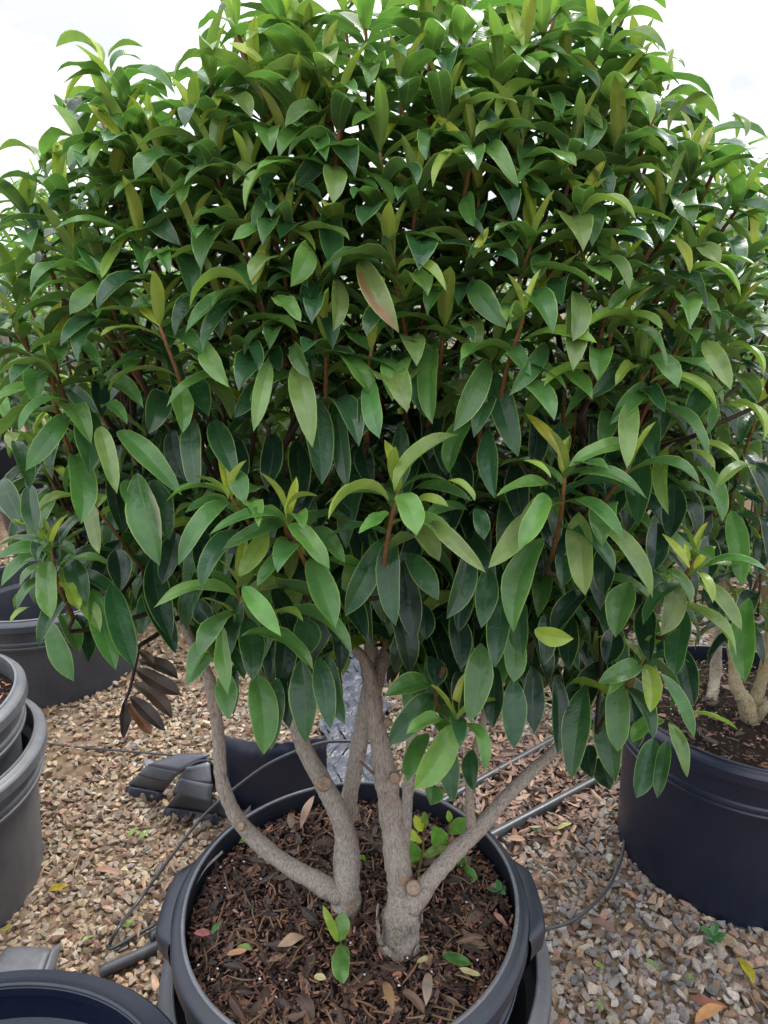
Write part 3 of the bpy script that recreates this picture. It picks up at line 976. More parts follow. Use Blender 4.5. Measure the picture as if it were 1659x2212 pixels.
# ------------------------------------------------------------------ which leaves show largest
allV = np.vstack([l['V'] for l in LEAVES])
nl_ = len(LEAVES)
nvl = NT * NV
allF = (LF[None] + (np.arange(nl_) * nvl)[:, None, None]).reshape(-1, 4)
bvh = BVHTree.FromPolygons(allV.tolist(), allF.tolist())
samples = [4 * NV + 1, 4 * NV + 4, 6 * NV + 2, 6 * NV + 1, 6 * NV + 4, 8 * NV + 1, 8 * NV + 4, 10 * NV + 2]
score = np.zeros(nl_)
cv = Vector(CAM)
nfl = len(LF)
for i, l in enumerate(LEAVES):
    px, py, dep = proj(l['V'])
    if dep.min() < .05: continue
    P = np.stack([px, py], 1)
    q = P[LF]
    area = .5 * np.abs((q[:, 2, 0] - q[:, 0, 0]) * (q[:, 3, 1] - q[:, 1, 1]) - (q[:, 3, 0] - q[:, 1, 0]) * (q[:, 2, 1] - q[:, 0, 1])).sum()
    vis_n = 0
    for s in samples:
        if not (0 <= px[s] < 1659 and 0 <= py[s] < 2212): continue
        tgt = Vector(l['V'][s])
        d = tgt - cv
        hit = bvh.ray_cast(cv, d.normalized(), d.length + .01)
        if hit[2] is None or hit[2] // nfl == i or hit[3] > d.length - .002: vis_n += 1
    score[i] = area * vis_n

# ------------------------------------------------------------------ main shrub: wood
SOILZ = .372
baseA, baseB = G(748, 1975, SOILZ - .015), G(862, 2060, SOILZ - .02)
shrub = empty('potted_shrub', (POTS['main'][0], POTS['main'][1], SOILZ))
tag(shrub, 'large glossy green shrub with several pale trunks in the central black pot', 'shrub')
yA, yB = baseA[1], baseB[1]


def px2m(w, fwd_pt):
    return w * proj(fwd_pt)[2] / FPX / 2


def limb(name, pts, widths, tintc=(1, 1, 1), sides=12, rough=.05, seed=1, parent=shrub):
    P = np.array([p if len(p) == 3 and isinstance(p, np.ndarray) else PY(*p) for p in pts])
    R = [px2m(w, p) for w, p in zip(widths, P)]
    V, F = tube(P, R, sides, n=12 * len(P), rough=rough * 1.25, seed=seed)
    return mesh_np(name, V, F, M_BARK, parent, P[0], np.broadcast_to(np.array(tintc), V.shape)), P


LIMBS = []
o, P = limb('trunk', [baseA, (748, 1915, yA + .005), (752, 1840, yA + .03), (735, 1765, yA + .04), (700, 1695, yA + .05), (655, 1610, yA + .05), (632, 1520, yA + .04), (625, 1420, yA + .02), (560, 1230, yA - .02), (520, 1100, yA - .04)], [66, 60, 52, 46, 42, 36, 30, 26, 18, 12], (1.0, .97, .93), seed=2); LIMBS.append(P)
o, P = limb('trunk', [PY(735, 1935, yA - .005), (690, 1908, yA), (620, 1868, yA + .01), (550, 1812, yA + .02), (505, 1755, yA + .02), (478, 1680, yA + .02), (472, 1590, yA + .02), (455, 1480, yA + .02), (420, 1400, yA + .02), (390, 1330, yA + .02), (330, 1150, yA - .0), (280, 950, yA)], [44, 42, 38, 35, 32, 29, 28, 26, 22, 20, 15, 10], (1, .95, .9), seed=3); LIMBS.append(P)
o, P = limb('trunk', [PY(738, 1910, yA + .03), (740, 1840, yA + .06), (752, 1740, yA + .09), (770, 1640, yA + .11), (790, 1530, yA + .12), (803, 1440, yA + .13), (790, 1300, yA + .14), (760, 1100, yA + .12), (700, 800, yA + .1), (690, 500, yA + .1)], [36, 38, 38, 36, 34, 32, 28, 24, 18, 12], (1.08, 1.04, 1.0), seed=4); LIMBS.append(P)
o, P = limb('trunk', [baseB, (868, 1985, yB + .01), (868, 1925, yB + .03), (855, 1840, yB + .04), (845, 1760, yB + .05), (828, 1650, yB + .05), (812, 1560, yB + .05), (800, 1470, yB + .05), (775, 1410, yB + .03), (700, 1370, yB - .02), (640, 1340, yB - .06)], [84, 88, 62, 52, 50, 46, 40, 32, 22, 17, 12], (.94, .9, .86), seed=5, rough=.07); LIMBS.append(P)
o, P = limb('trunk', [PY(808, 1500, yB + .05), (822, 1440, yB + .07), (845, 1385, yB + .09), (860, 1300, yB + .1), (880, 1100, yB + .1), (930, 800, yB + .08), (930, 500, yB + .08), (935, 300, yB + .08)], [30, 33, 30, 27, 24, 20, 15, 10], (.9, .85, .8), seed=6); LIMBS.append(P)
o, P = limb('trunk', [PY(885, 1960, yB + .01), (935, 1895, yB + .02), (985, 1838, yB + .04), (1030, 1795, yB + .06), (1090, 1725, yB + .08), (1150, 1665, yB + .1), (1205, 1612, yB + .1), (1280, 1500, yB + .08), (1300, 1380, yB + .05), (1290, 1150, yB), (1270, 900, yB)], [50, 42, 38, 36, 30, 26, 24, 20, 18, 15, 11], (.95, .9, .84), seed=7); LIMBS.append(P)
o, P = limb('limb', [PY(1022, 1805, yB + .06), (1016, 1750, yB + .07), (1014, 1690, yB + .09), (1028, 1620, yB + .11), (1048, 1540, yB + .12), (1070, 1400, yB + .12), (1100, 1100, yB + .1), (1120, 700, yB + .1)], [28, 22, 19, 18, 17, 16, 14, 10], (.85, .78, .7), 10, seed=8); LIMBS.append(P)
o, P = limb('trunk', [PY(868, 1880, yB + .11), (874, 1800, yB + .13), (882, 1700, yB + .15), (890, 1600, yB + .16), (900, 1450, yB + .16), (950, 1200, yB + .15), (1000, 800, yB + .15)], [26, 26, 25, 24, 22, 18, 12], (1.12, 1.08, 1.04), 10, seed=9); LIMBS.append(P)
o, P = limb('limb', [PY(462, 1500, yA + .02), (430, 1420, yA + .06), (405, 1370, yA + .08), (380, 1250, yA + .1), (330, 900, yA + .12)], [20, 18, 16, 14, 10], (.62, .5, .44), 10, seed=12); LIMBS.append(P)
limb('twig', [PY(808, 1672, yB + .04), (790, 1655, yB + .02), (778, 1645, yB)], [7, 6, 6], (.6, .5, .45), 7, seed=10)
# knots where shoots were cut away


def knot(c, r, out):
    out = np.asarray(out, float); out /= np.linalg.norm(out)
    V, F = lathe([(.0001, .55), (.62, .5), (.78, .62), (.95, .5), (1.05, .1), (1.15, -.7)], 14)
    q = np.array(Vector((0, 0, 1)).rotation_difference(Vector(out)).to_matrix())
    V = (V * r) @ q.T + c
    mesh_np('knot', V, F, M_WOOD, shrub, c)


for (x, y, f, r) in [(701, 1692, yA + .035, 15), (893, 1918, yB + .005, 15), (838, 1560, yB + .035, 8), (853, 1680, yB + .03, 11), (765, 1985, yA - .015, 12), (520, 1785, yA + .005, 9)]:
    c = PY(x, y, f)
    knot(c, px2m(2 * r, c), CAM - c + np.array([rl.normal(0, .3), 0, .2]))
# flaking stump bark at the foot of the right trunk
parts = []
for k in range(16):
    a = rl.uniform(2.6, 6.6)
    c = baseB + np.array([.036 * math.cos(a), .034 * math.sin(a), rl.uniform(.03, .11)])
    Vr, Fr = ROCKS[k % 16]
    parts.append(((Vr * np.array([.022, .006, .032])) @ np.array(Matrix.Rotation(a + math.pi / 2, 3, 'Z')).T + c, Fr, np.array((1, .95, .85)) * rl.uniform(.5, .95)))
V, F, C = merge(parts)
tag(mesh_np('flaking_bark', V, F, M_BARK, shrub, baseB, C, smooth=False), kind='stuff')

# branches from the limbs to every shoot
nodes = np.vstack([catmull(P, 30)[12:] for P in LIMBS])
nodes = nodes[nodes[:, 2] > 1.0]
parts = []
BR, YW, OLD = np.array((.085, .045, .026)), np.array((.24, .115, .04)), np.array((.055, .04, .032))


def twigs_for(owner, nodes):
    parts = []
    for (b, tip, ow, ax) in SHOOTS:
        if ow != owner: continue
        V, F = tube([b, (b + tip) / 2 + rl.normal(0, .003, 3), tip], [.0026, .0024, .0016], 6, 6)
        t = np.linspace(0, 1, len(V))[:, None]
        parts.append((V, F, BR * (1 - t) + YW * t))
        dd = nodes - b
        cost = np.linalg.norm(dd, axis=1) + np.maximum(0, dd[:, 2] + .05) * 2.5
        q = nodes[cost.argmin()]
        dist = np.linalg.norm(q - b)
        if dist > .6: continue
        midp = (q + b) / 2 + np.array([0, 0, -.12 * dist]) + rl.normal(0, .02 * dist, 3)
        V, F = tube([q, midp, b - ax * .02, b], [.0042, .0034, .0026, .0024], 6, 12, .06, 3)
        t = np.clip(np.linspace(0, 1.2, len(V))[:, None], 0, 1) ** 2
        parts.append((V, F, OLD * .8 * (1 - t) + BR * .45 * t))
    return merge(parts)


V, F, C = twigs_for('main', nodes)
tag(mesh_np('branches', V, F, M_TWIG, shrub, shrub.location, C), kind='stuff')
# orange-brown stems of the front shoots
for pts in [[(513, 1265), (520, 1310), (530, 1345)], [(621, 1120), (618, 1145), (628, 1165)], [(857, 1060), (850, 1100), (845, 1135)], [(1218, 1000), (1219, 1020), (1219, 1045)],
            [(495, 1070), (497, 1085), (510, 1100)], [(1496, 1215), (1490, 1240), (1480, 1270)], [(545, 610), (560, 660), (585, 730), (595, 800)], [(705, 150), (702, 220), (700, 300)], [(745, 260), (735, 310), (728, 370)],
            [(1020, 300), (1022, 340), (1040, 400)], [(1255, 440), (1245, 520), (1235, 590)], [(1500, 330), (1495, 400), (1485, 470)], [(1490, 560), (1470, 620), (1440, 690)], [(430, 290), (450, 340), (475, 400)],
            [(265, 310), (268, 350), (280, 400)], [(120, 760), (125, 820), (150, 880)], [(100, 380), (120, 430), (145, 480)], [(985, 1555), (955, 1540), (940, 1500), (960, 1440)], [(1390, 1430), (1350, 1450), (1290, 1470)]]:
    P = np.array([crown(x, y) + ray(x, y) * (.018 + .006 * k_) for k_, (x, y) in enumerate(pts)])
    V, F = tube(P, [.0018, .0026, .003], 7, 12, .08, len(pts))
    t = np.linspace(0, 1, len(V))[:, None]
    mesh_np('twig', V, F, M_TWIG, shrub, P[-1], (YW * .9) * (1 - t) + BR * .75 * t)

# leaves as parts: the ones that show largest
order = np.argsort(-score)
pick_main = [i for i in order if LEAVES[i]['owner'] == 'main' and score[i] > 0][:300]
pick_right = [i for i in order if LEAVES[i]['owner'] == 'right' and score[i] > 0][:120]
for i in pick_main:
    V = LEAVES[i]['V']
    mesh_np('leaf', V, LF, M_LEAF, shrub, V[2:4].mean(0), np.broadcast_to(LEAVES[i]['col'], V.shape), LUV)


def foliage(owner, skip, parent):
    idx = [i for i, l in enumerate(LEAVES) if l['owner'] == owner and i not in skip]
    V = np.vstack([LEAVES[i]['V'] for i in idx])
    F = (LF[None] + (np.arange(len(idx)) * nvl)[:, None, None]).reshape(-1, 4)
    C = np.vstack([np.broadcast_to(LEAVES[i]['col'], (nvl, 3)) for i in idx])
    tag(mesh_np('foliage', V, F, M_LEAF, parent, parent.location, C, np.tile(LUV, (len(idx), 1))), kind='stuff')


foliage('main', set(pick_main), shrub)


def free_leaf(name, b, tip, n, width, bow, col, parent, mat=M_LEAF, wave=.05, fold=.3, origin=None, curl=.15):
    b, tip, n = (np.asarray(q, float) for q in (b, tip, n))
    ch = tip - b
    ln = np.linalg.norm(ch)
    sh = (TS ** .8) * (1 - TS) * 3.6
    C = b + ch * TS[:, None] + n / np.linalg.norm(n) * (bow * ln * sh)[:, None]
    V = leaf_mesh(C, np.repeat(n[None], NT, 0), width, fold, curl, wave, rl.uniform(1.2, 2.2), rl.uniform(0, 6), 0)
    return mesh_np(name, V, LF, mat, parent, b if origin is None else origin, np.broadcast_to(np.asarray(col, float), V.shape), LUV)


# spray of dead brown leaves hanging under the left of the crown
spray = [(1010, 800, 1310, 935, 90, (.045, .033, .028)), (1000, 860, 1330, 1050, 110, (.060, .042, .034)), (970, 960, 1270, 1230, 95, (.085, .055, .040)),
         (955, 1060, 1215, 1315, 90, (.045, .036, .034)), (935, 1110, 1110, 1345, 85, (.15, .065, .03)), (915, 1090, 905, 1370, 70, (.018, .014, .013)), (1020, 720, 1130, 830, 60, (.12, .07, .045))]
sp0 = None
for (a, b_, c, d, w, col) in spray:
    cx = lambda q: .2941 * q
    cy = lambda q: 1192.7 + .2941 * q
    f = .87
    p0, p1 = PY(cx(a), cy(b_), f), PY(cx(c), cy(d), f - .02)
    o = free_leaf('dead_leaf', p0, p1, np.array([.55, -.6, .6]), w * .2941 * .00082, .10, col, shrub, M_DRY, .12, .5)
    o['label'] = 'dead brown leaf hanging below the green crown'
P = [PY(300, 1395, .88), PY(292, 1440, .875), PY(280, 1490, .872), PY(268, 1520, .87)]
V, F = tube(P, [.003, .0026, .002], 6, 12)
mesh_np('dead_twig', V, F, M_TWIG, shrub, P[0], np.broadcast_to((.03, .022, .018), V.shape))
V, F = tube([PY(390, 1330, yA + .02), PY(340, 1370, .93), PY(300, 1395, .88)], [.004, .0035, .003], 6, 10)
mesh_np('dead_twig', V, F, M_TWIG, shrub, V[0], np.broadcast_to((.04, .03, .024), V.shape))


# green sprouts rising from the potting mix
def sprout(base, tip, leaves):
    V, F = tube([base, (base + tip) / 2 + np.array([.004, 0, 0]), tip], [.0028, .0024, .0015], 6, 10)
    s = mesh_np('sprout', V, F, M_TWIG, shrub, base, np.broadcast_to((.13, .11, .045), V.shape))
    for (x0, y0, x1, y1, w, f0, f1, tn, n) in leaves:
        p0, p1 = PY(x0, y0, f0), PY(x1, y1, f1)
        free_leaf('leaf', p0, p1, n, px2m(2 * w * 1.2, p0), .1, tone({'m': 'b'}.get(tn, tn)), s, M_LEAF, .10)


yS = 1.10
nf = np.array([0, -.75, .6])
sprout(G(898, 1905, SOILZ - .01), PY(916, 1790, yS), [
    (905, 1880, 868, 1812, 34, yS, yS - .02, 'm', nf), (908, 1850, 978, 1832, 22, yS, yS - .03, 'l', np.array([0, -.3, 1])), (914, 1795, 896, 1760, 18, yS, yS, 'y', nf),
    (912, 1820, 864, 1790, 18, yS, yS - .02, 'y', np.array([0, -.5, .8])), (905, 1890, 935, 1868, 20, yS, yS - .02, 'm', nf), (903, 1900, 918, 1918, 30, yS, yS - .03, 'l', nf), (914, 1790, 917, 1752, 14, yS, yS, 'l', nf)])
sprout(G(950, 1880, SOILZ - .01), PY(972, 1775, yS + .03), [
    (960, 1835, 938, 1782, 30, yS + .03, yS, 'm', nf), (970, 1800, 1008, 1765, 26, yS + .03, yS + .01, 'm', nf), (968, 1805, 935, 1800, 14, yS + .03, yS + .03, 'l', nf), (972, 1776, 968, 1750, 12, yS + .03, yS + .03, 'l', nf)])
sprout(G(935, 1960, SOILZ - .01), PY(945, 1905, yS - .04), [(944, 1905, 955, 1865, 22, yS - .04, yS - .05, 'm', nf), (940, 1930, 958, 1922, 14, yS - .04, yS - .06, 'l', nf), (942, 1912, 925, 1890, 12, yS - .04, yS - .05, 'l', nf)])
sprout(G(985, 1905, SOILZ - .01), PY(990, 1880, yS - .02), [(988, 1882, 1032, 1898, 30, yS - .02, yS - .06, 'm', nf), (990, 1880, 1003, 1845, 16, yS - .02, yS - .01, 'm', nf)])
yT = G(735, 2060, SOILZ)[1]
sprout(G(736, 2065, SOILZ - .01), PY(733, 2030, yT - .0), [
    (732, 2032, 742, 1968, 30, yT, yT + .02, 'm', nf), (730, 2035, 697, 1955, 16, yT, yT + .01, 'l', nf), (735, 2040, 738, 2095, 32, yT, yT - .05, 'm', nf), (738, 2050, 742, 2125, 34, yT - .02, yT - .07, 'm', nf)])
sprout(G(800, 1880, SOILZ - .01), PY(795, 1858, 1.10), [(795, 1858, 770, 1852, 12, 1.10, 1.08, 'l', np.array([0, -.4, 1])), (795, 1860, 822, 1882, 12, 1.10, 1.08, 'm', np.array([0, -.4, 1]))])


# ------------------------------------------------------------------ pots
def pot(name, key, h, r_top, r_base, mat, matrim, label, z0=0.0, lip=.024, band=.085, handles=(), loc=None, inside=True, cat='plant pot', rimmat_top=None):
    x, y = loc if loc else POTS[key]
    root = empty(name, (x, y, z0))
    tag(root, label, cat, 'black nursery pots')
    rw = r_top - lip * .75           # wall radius just under the rim
    zb = h - band
    wig = lambda th: .0022 * np.sin(2 * th + x * 9) + .0012 * np.sin(5 * th + y * 7)
    prof = [(.0001, 0), (r_base - .012, 0), (r_base, .006), (r_base + (rw - .016 - r_base) * .5, zb * .5), (rw - .014, zb - .022), (rw + .003, zb - .018), (rw + .0045, zb - .010), (rw + .001, zb - .007), (rw + .001, zb - .003), (rw + .004, zb), (rw + .003, zb + .006), (rw - .001, zb + .010), (rw + .002, h - .036), (rw + .003, h - .012),
            (rw + .003, h - .010), (rw - .004, h - .010), (rw - .006, zb + .006), (rw - .021, zb - .006), (rw - .023, zb - .014), (r_base - .006, .012), (.0001, .012)]
    V, F = lathe(prof, 96, wig)
    mesh_np('wall', V + [x, y, z0], F, mat, root, (x, y, z0), sharp=28)
    rp = [(r_top - lip * 1.18, h - .016), (r_top - lip * 1.16, h - .003), (r_top - lip * 1.02, h), (r_top - lip * .85, h - .0035), (r_top - lip * .5, h - .006), (r_top - .004, h - .009), (r_top, h - .014), (r_top + .0015, h - .034), (r_top - .002, h - .036), (r_top - .004, h - .018), (r_top - lip * 1.1, h - .017)]
    V, F = lathe(rp, 96, wig)
    rim = mesh_np('rim', V + [x, y, z0], F, mat, root, (x, y, z0), sharp=32)
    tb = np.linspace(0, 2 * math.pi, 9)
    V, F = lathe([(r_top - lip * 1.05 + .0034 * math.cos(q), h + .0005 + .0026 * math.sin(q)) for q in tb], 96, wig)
    mesh_np('bead', V + [x, y, z0], F, matrim, rim, (x, y, z0))  # in M_RIM the bead paints in the inner lip's highlight line along with wear
    for a in handles:
        th = np.linspace(-.30, .30, 25)
        s = np.clip((.30 - np.abs(th)) / .13, 0, 1)
        s = s * s * (3 - 2 * s)
        rows = [(-.002, h - .0125, 0), (.001, h - .014, .9), (.004, h - .030, 1), (.003, h - .055, .95), (-.002, h - .072, .5), (-.012, h - .082, 0)]
        V = np.array([[(r_top + dr + .021 * k * si) * math.cos(a + t), (r_top + dr + .021 * k * si) * math.sin(a + t), z] for t, si in zip(th, s) for dr, z, k in rows])
        m = len(rows)
        F = np.array([(i * m + j, i * m + j + 1, (i + 1) * m + j + 1, (i + 1) * m + j) for i in range(24) for j in range(m - 1)])
        mesh_np('handle', V + [x, y, z0], F, mat, root, (x + r_top * math.cos(a), y + r_top * math.sin(a), z0 + h - .05))
    return root


mx_, my_ = POTS['main']
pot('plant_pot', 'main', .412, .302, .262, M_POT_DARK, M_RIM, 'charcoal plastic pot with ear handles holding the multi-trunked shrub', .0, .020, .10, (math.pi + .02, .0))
pot('plant_pot', 'main', .30, .336, .285, M_POT_GREY, M_POT_GREY, 'weathered grey outer pot that the central shrub pot is nested in', .0, .022, .08, loc=(mx_ + .008, my_ - .004))
pot('plant_pot', 'right', .435, .310, .272, M_POT_NAVY, M_POT_NAVY, 'deep navy black pot of bark mix beside the right gravel', .0, .018, .10)
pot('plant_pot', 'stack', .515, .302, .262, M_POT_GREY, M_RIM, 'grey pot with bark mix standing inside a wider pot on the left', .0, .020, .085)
pot('plant_pot', 'stack', .385, .326, .275, M_POT_GREY, M_POT_GREY, 'pale dusty outer pot nested round the left grey pot', .0, .022, .08, loc=(POTS['stack'][0] + .004, POTS['stack'][1]))
pot('plant_pot', 'front', .425, .318, .262, M_POT_NAVY, M_POT_DARK, 'empty navy pot with wide rolled rim and moulded inner ledge', .0, .034, .075)
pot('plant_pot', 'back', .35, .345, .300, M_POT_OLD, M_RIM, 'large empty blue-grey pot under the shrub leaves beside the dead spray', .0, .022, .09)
# small moulded tab inside the empty pot
fx, fy = POTS['front']
fp = [o for o in bpy.data.objects if o.get('label', '').startswith('empty navy')][0]
a0 = .90
V = []
for t in (-.075, .075):
    for r, z in ((.283, .352), (.262, .352), (.262, .344), (.283, .344)):
        V.append((fx + r * math.cos(a0 + t), fy + r * math.sin(a0 + t), z))
F = [(0, 1, 5, 4), (1, 2, 6, 5), (2, 3, 7, 6), (3, 0, 4, 7), (0, 3, 2, 1), (4, 5, 6, 7)]
mesh_np('moulded_tab', V, F, M_POT_NAVY, fp, V[0], smooth=False)


# ------------------------------------------------------------------ potting mix, chips and litter
def soil(key, z, r, label, n=60):
    x, y = POTS[key]
    V, F = [], []
    rings = 26
    V.append((x, y, z + .006))
    for i in range(1, rings + 1):
        for j in range(n):
            a = 2 * math.pi * j / n
            q = r * i / rings
            hgt = .010 * noise.noise(Vector((q * math.cos(a) * 14, q * math.sin(a) * 14, z * 10))) + .006 * noise.noise(Vector((q * math.cos(a) * 50, q * math.sin(a) * 50, 1))) - .008 * (i / rings) ** 4
            V.append((x + q * math.cos(a), y + q * math.sin(a), z + hgt))
    F = [(0, 1 + j, 1 + (j + 1) % n, 1 + (j + 1) % n) for j in range(n)]
    me = bpy.data.meshes.new('potting_mix')
    faces = [(0, 1 + j, 1 + (j + 1) % n) for j in range(n)]
    for i in range(rings - 1):
        for j in range(n):
            k = (j + 1) % n
            faces.append((1 + i * n + j, 1 + (i + 1) * n + j, 1 + (i + 1) * n + k, 1 + i * n + k))
    me.from_pydata([(p[0] - x, p[1] - y, p[2] - z) for p in V], [], faces)
    me.polygons.foreach_set('use_smooth', [True] * len(faces))
    me.materials.append(M_SOIL)
    o = bpy.data.objects.new('potting_mix', me)
    o.location = (x, y, z)
    COL.objects.link(o)
    return tag(o, label, 'soil')


soil('main', SOILZ - .008, .279, 'dark bark potting mix filling the pot round the pale trunks')
soil('right', .395, .286, 'dark potting mix inside the navy pot on the right')
soil('stack', .47, .278, 'reddish bark mix in the grey pot on the left')

CHIP = [(.060, .036, .026), (.035, .024, .018), (.095, .055, .036), (.13, .075, .045), (.045, .035, .032), (.022, .017, .015), (.075, .045, .035), (.17, .11, .075), (.055, .042, .038)]


def dryleaf(c, yaw, L_, w, bend, tilt, col):
    """loose curled leaf centred at c -> V, F(quads), col"""
    s = TS - .5
    h = np.array([math.cos(yaw), math.sin(yaw), 0])
    sd = np.array([-math.sin(yaw), math.cos(yaw), 0])
    C = c + h * (s * L_)[:, None] + np.array([0, 0, 1]) * (bend * L_ * (4 * s ** 2 - .33))[:, None]
    n = np.array([0, 0, 1]) * math.cos(tilt) + sd * math.sin(tilt)
    return leaf_mesh(C, np.repeat(n[None], NT, 0), w, rl.uniform(-.5, .7), rl.uniform(-.2, .3), rl.uniform(0, .15), 1.7, rl.uniform(0, 6), rl.normal(0, .5))


def mulch(key, z, r, nchip, nleaf, ntwig, nperl, label, warm=1.0, cond=None):
    x0, y0 = POTS[key]
    parts = []
    for k in range(nchip):
        a, q = rl.uniform(0, 6.283), r * math.sqrt(rl.uniform(0, 1))
        x, y = x0 + q * math.cos(a), y0 + q * math.sin(a)
        if cond and not cond(x, y): continue
        s = rl.uniform(.004, .0105) * (1 if rl.uniform() < .86 else 1.7)
        Vr, Fr = ROCKS[rl.integers(16)]
        V = (Vr * np.array([s * rl.uniform(1, 2.2), s * rl.uniform(.45, .9), s * rl.uniform(.15, .45)])) @ rotm(rl, .35).T
        c = np.array(CHIP[rl.integers(9)]) * rl.uniform(.35, 1.9) * np.array([warm * 1.16, 1, .98])
        parts.append((V + [x, y, z + rl.uniform(-.002, .007)], Fr, c))
    for k in range(nperl):
        a, q = rl.uniform(0, 6.283), r * math.sqrt(rl.uniform(0, 1))
        Vr, Fr = ROCKS[k % 16]
        parts.append((Vr * .0045 + [x0 + q * math.cos(a), y0 + q * math.sin(a), z + .006], Fr, (.7, .7, .68)))
    V, F, C = merge(parts)
    tag(mesh_np('bark_chips', V, F, M_CHIP, None, (x0, y0, z), C, smooth=False), label, 'mulch', kind='stuff')
    parts, uvs = [], []
    for k in range(nleaf):
        a, q = rl.uniform(0, 6.283), (r - .02) * math.sqrt(rl.uniform(0, 1))
        L_ = rl.uniform(.016, .055)
        col = np.array([(.060, .036, .026), (.032, .024, .021), (.10, .06, .042), (.045, .026, .019), (.15, .09, .06)][rl.integers(5)]) * rl.uniform(.45, 1.45)
        c = np.array([x0 + q * math.cos(a), y0 + q * math.sin(a), z + rl.uniform(.004, .012)])
        parts.append((dryleaf(c, rl.uniform(0, 6.28), L_, L_ * rl.uniform(.25, .42), rl.uniform(-.12, .2), rl.normal(0, .5), col), LF, col))
        uvs.append(LUV)
    nleafv = len(parts) * nvl
    for k in range(ntwig):
        a, q = rl.uniform(0, 6.283), (r - .02) * math.sqrt(rl.uniform(0, 1))
        L_, yw = rl.uniform(.015, .05), rl.uniform(0, 6.28)
        c = np.array([x0 + q * math.cos(a), y0 + q * math.sin(a), z + .008])
        h = np.array([math.cos(yw), math.sin(yw), rl.normal(0, .15)]) * L_ / 2
        V, F = tube([c - h, c + rl.normal(0, .05, 3) * L_, c + h], [.0013, .0016, .0011], 6, 7, .15, k)
        parts.append((V, F, np.array([(.16, .07, .035), (.11, .055, .03), (.19, .12, .06), (.08, .055, .04)][rl.integers(4)]) * rl.uniform(.7, 1.2)))
        uvs.append(np.tile([.5, .5], (len(V), 1)))
    if parts:
        V, F, C = merge(parts)
        tag(mesh_np('leaf_litter', V, F, M_DRY, None, (x0, y0, z), C, np.vstack(uvs)), label.replace('bark chips', 'dry leaf scraps and twigs'), 'litter', kind='stuff')


mulch('main', SOILZ, .272, 10500, 170, 200, 50, 'small dark bark chips on the mix round the pale trunks', 1.05)
mulch('right', .402, .27, 1800, 60, 40, 60, 'small black bark chips in the navy pot')
mulch('stack', .477, .262, 1500, 60, 20, 0, 'small reddish bark chips in the left grey pot', 1.35)

# fallen leaves that can be picked out one by one
GREEN, LIME, CREAM, PINK, ROSE, YEL, TANC, RUST, BRN = (.05, .14, .03), (.16, .26, .05), (.48, .42, .22), (.46, .15, .17), (.50, .24, .22), (.42, .27, .03), (.34, .22, .14), (.19, .06, .035), (.10, .055, .04)


def fallen(x0, y0, x1, y1, w, z, col, label, group, lift=.012, dry=False, bow=.06, wave=.08):
    p0, p1 = G(x0, y0, z), G(x1, y1, z)
    p0[2] += lift * .4; p1[2] += lift
    wm = w * proj(p0)[2] / FPX
    n = np.array([rl.normal(0, .2), -.25, 1.0])
    o = free_leaf('fallen_leaf', p0, p1, n, wm, bow, np.array(col), None, M_DRY if dry else M_LEAF, wave, .35)
    return tag(o, label, 'leaf', group)


zs = SOILZ + .008
gi, go_ = 'fallen leaves on the potting mix', 'fallen leaves on the gravel'
fallen(455, 2023, 420, 2028, 17, zs, PINK, 'pink petal-like leaf beside a curled green leaf on the potting mix', gi)
fallen(458, 2023, 480, 2003, 14, zs, GREEN, 'curled green leaf touching the pink petal on the potting mix', gi)
fallen(955, 2067, 1020, 2097, 24, zs, GREEN, 'flat bright green leaf lying on the mix in front of the trunk', gi)
fallen(1038, 2112, 990, 2104, 14, zs, CREAM, 'narrow cream leaf lying just below the flat green leaf', gi)
fallen(925, 2072, 900, 2092, 12, zs, CREAM, 'small cream leaf on the mix between trunk foot and green leaf', gi)
fallen(678, 2115, 705, 2128, 16, zs, (.55, .50, .26), 'pale yellow oval leaf on the mix below the twin-leaved sprout', gi)
fallen(1095, 2005, 1065, 1982, 12, zs, ROSE, 'pink curled sepal near the right inside of the pot', gi)
fallen(1060, 1915, 1075, 1930, 13, zs, ROSE, 'pink and white petal beside a tiny weed in the pot', gi)
fallen(880, 1985, 905, 2000, 11, zs, ROSE, 'dusky pink petal by the foot of the right trunk', gi)
fallen(650, 1883, 642, 1868, 9, zs, PINK, 'tiny pink bud scale left of the middle trunk', gi)
fallen(515, 1827, 560, 1810, 15, zs, LIME, 'pale green curled leaf beside the thin straw on the mix', gi)
fallen(512, 2052, 545, 2065, 15, zs, LIME, 'small lime green leaf curled over on the mix', gi)
fallen(490, 2068, 535, 2066, 14, zs, (.40, .20, .09), 'orange-brown folded leaf on the mix near the left rim', gi, dry=True)
fallen(600, 2050, 660, 2035, 24, zs, TANC, 'crumpled tan dry leaf on the mix left of the sprout', gi, dry=True, wave=.2)
fallen(650, 1800, 680, 1745, 18, zs, (.34, .21, .16), 'large pinkish-brown dry leaf behind the left trunk', gi, .03, True)
fallen(830, 2130, 850, 2205, 22, zs, (.26, .16, .07), 'curled tan dry leaf standing near the front rim of the pot', gi, .02, True, .15)
fallen(925, 2110, 920, 2195, 22, zs, (.28, .21, .17), 'grey-brown curled dry leaf near the front rim of the pot', gi, .02, True, .15)
fallen(840, 1905, 858, 1912, 8, zs, RUST, 'rust red bark scrap between the two trunks', gi, dry=True)
zg = .022
fallen(105, 1925, 148, 1922, 17, zg, YEL, 'yellow fallen leaf with green tinge on the sandy gravel', go_)
fallen(0, 2018, 32, 2008, 11, zg, (.22, .22, .04), 'olive fallen leaf on gravel beside the left stacked pots', go_)
fallen(1590, 2072, 1625, 2135, 24, zg, (.36, .30, .03), 'yellow and green fallen leaf with brown blotch in front of the navy pot', go_)
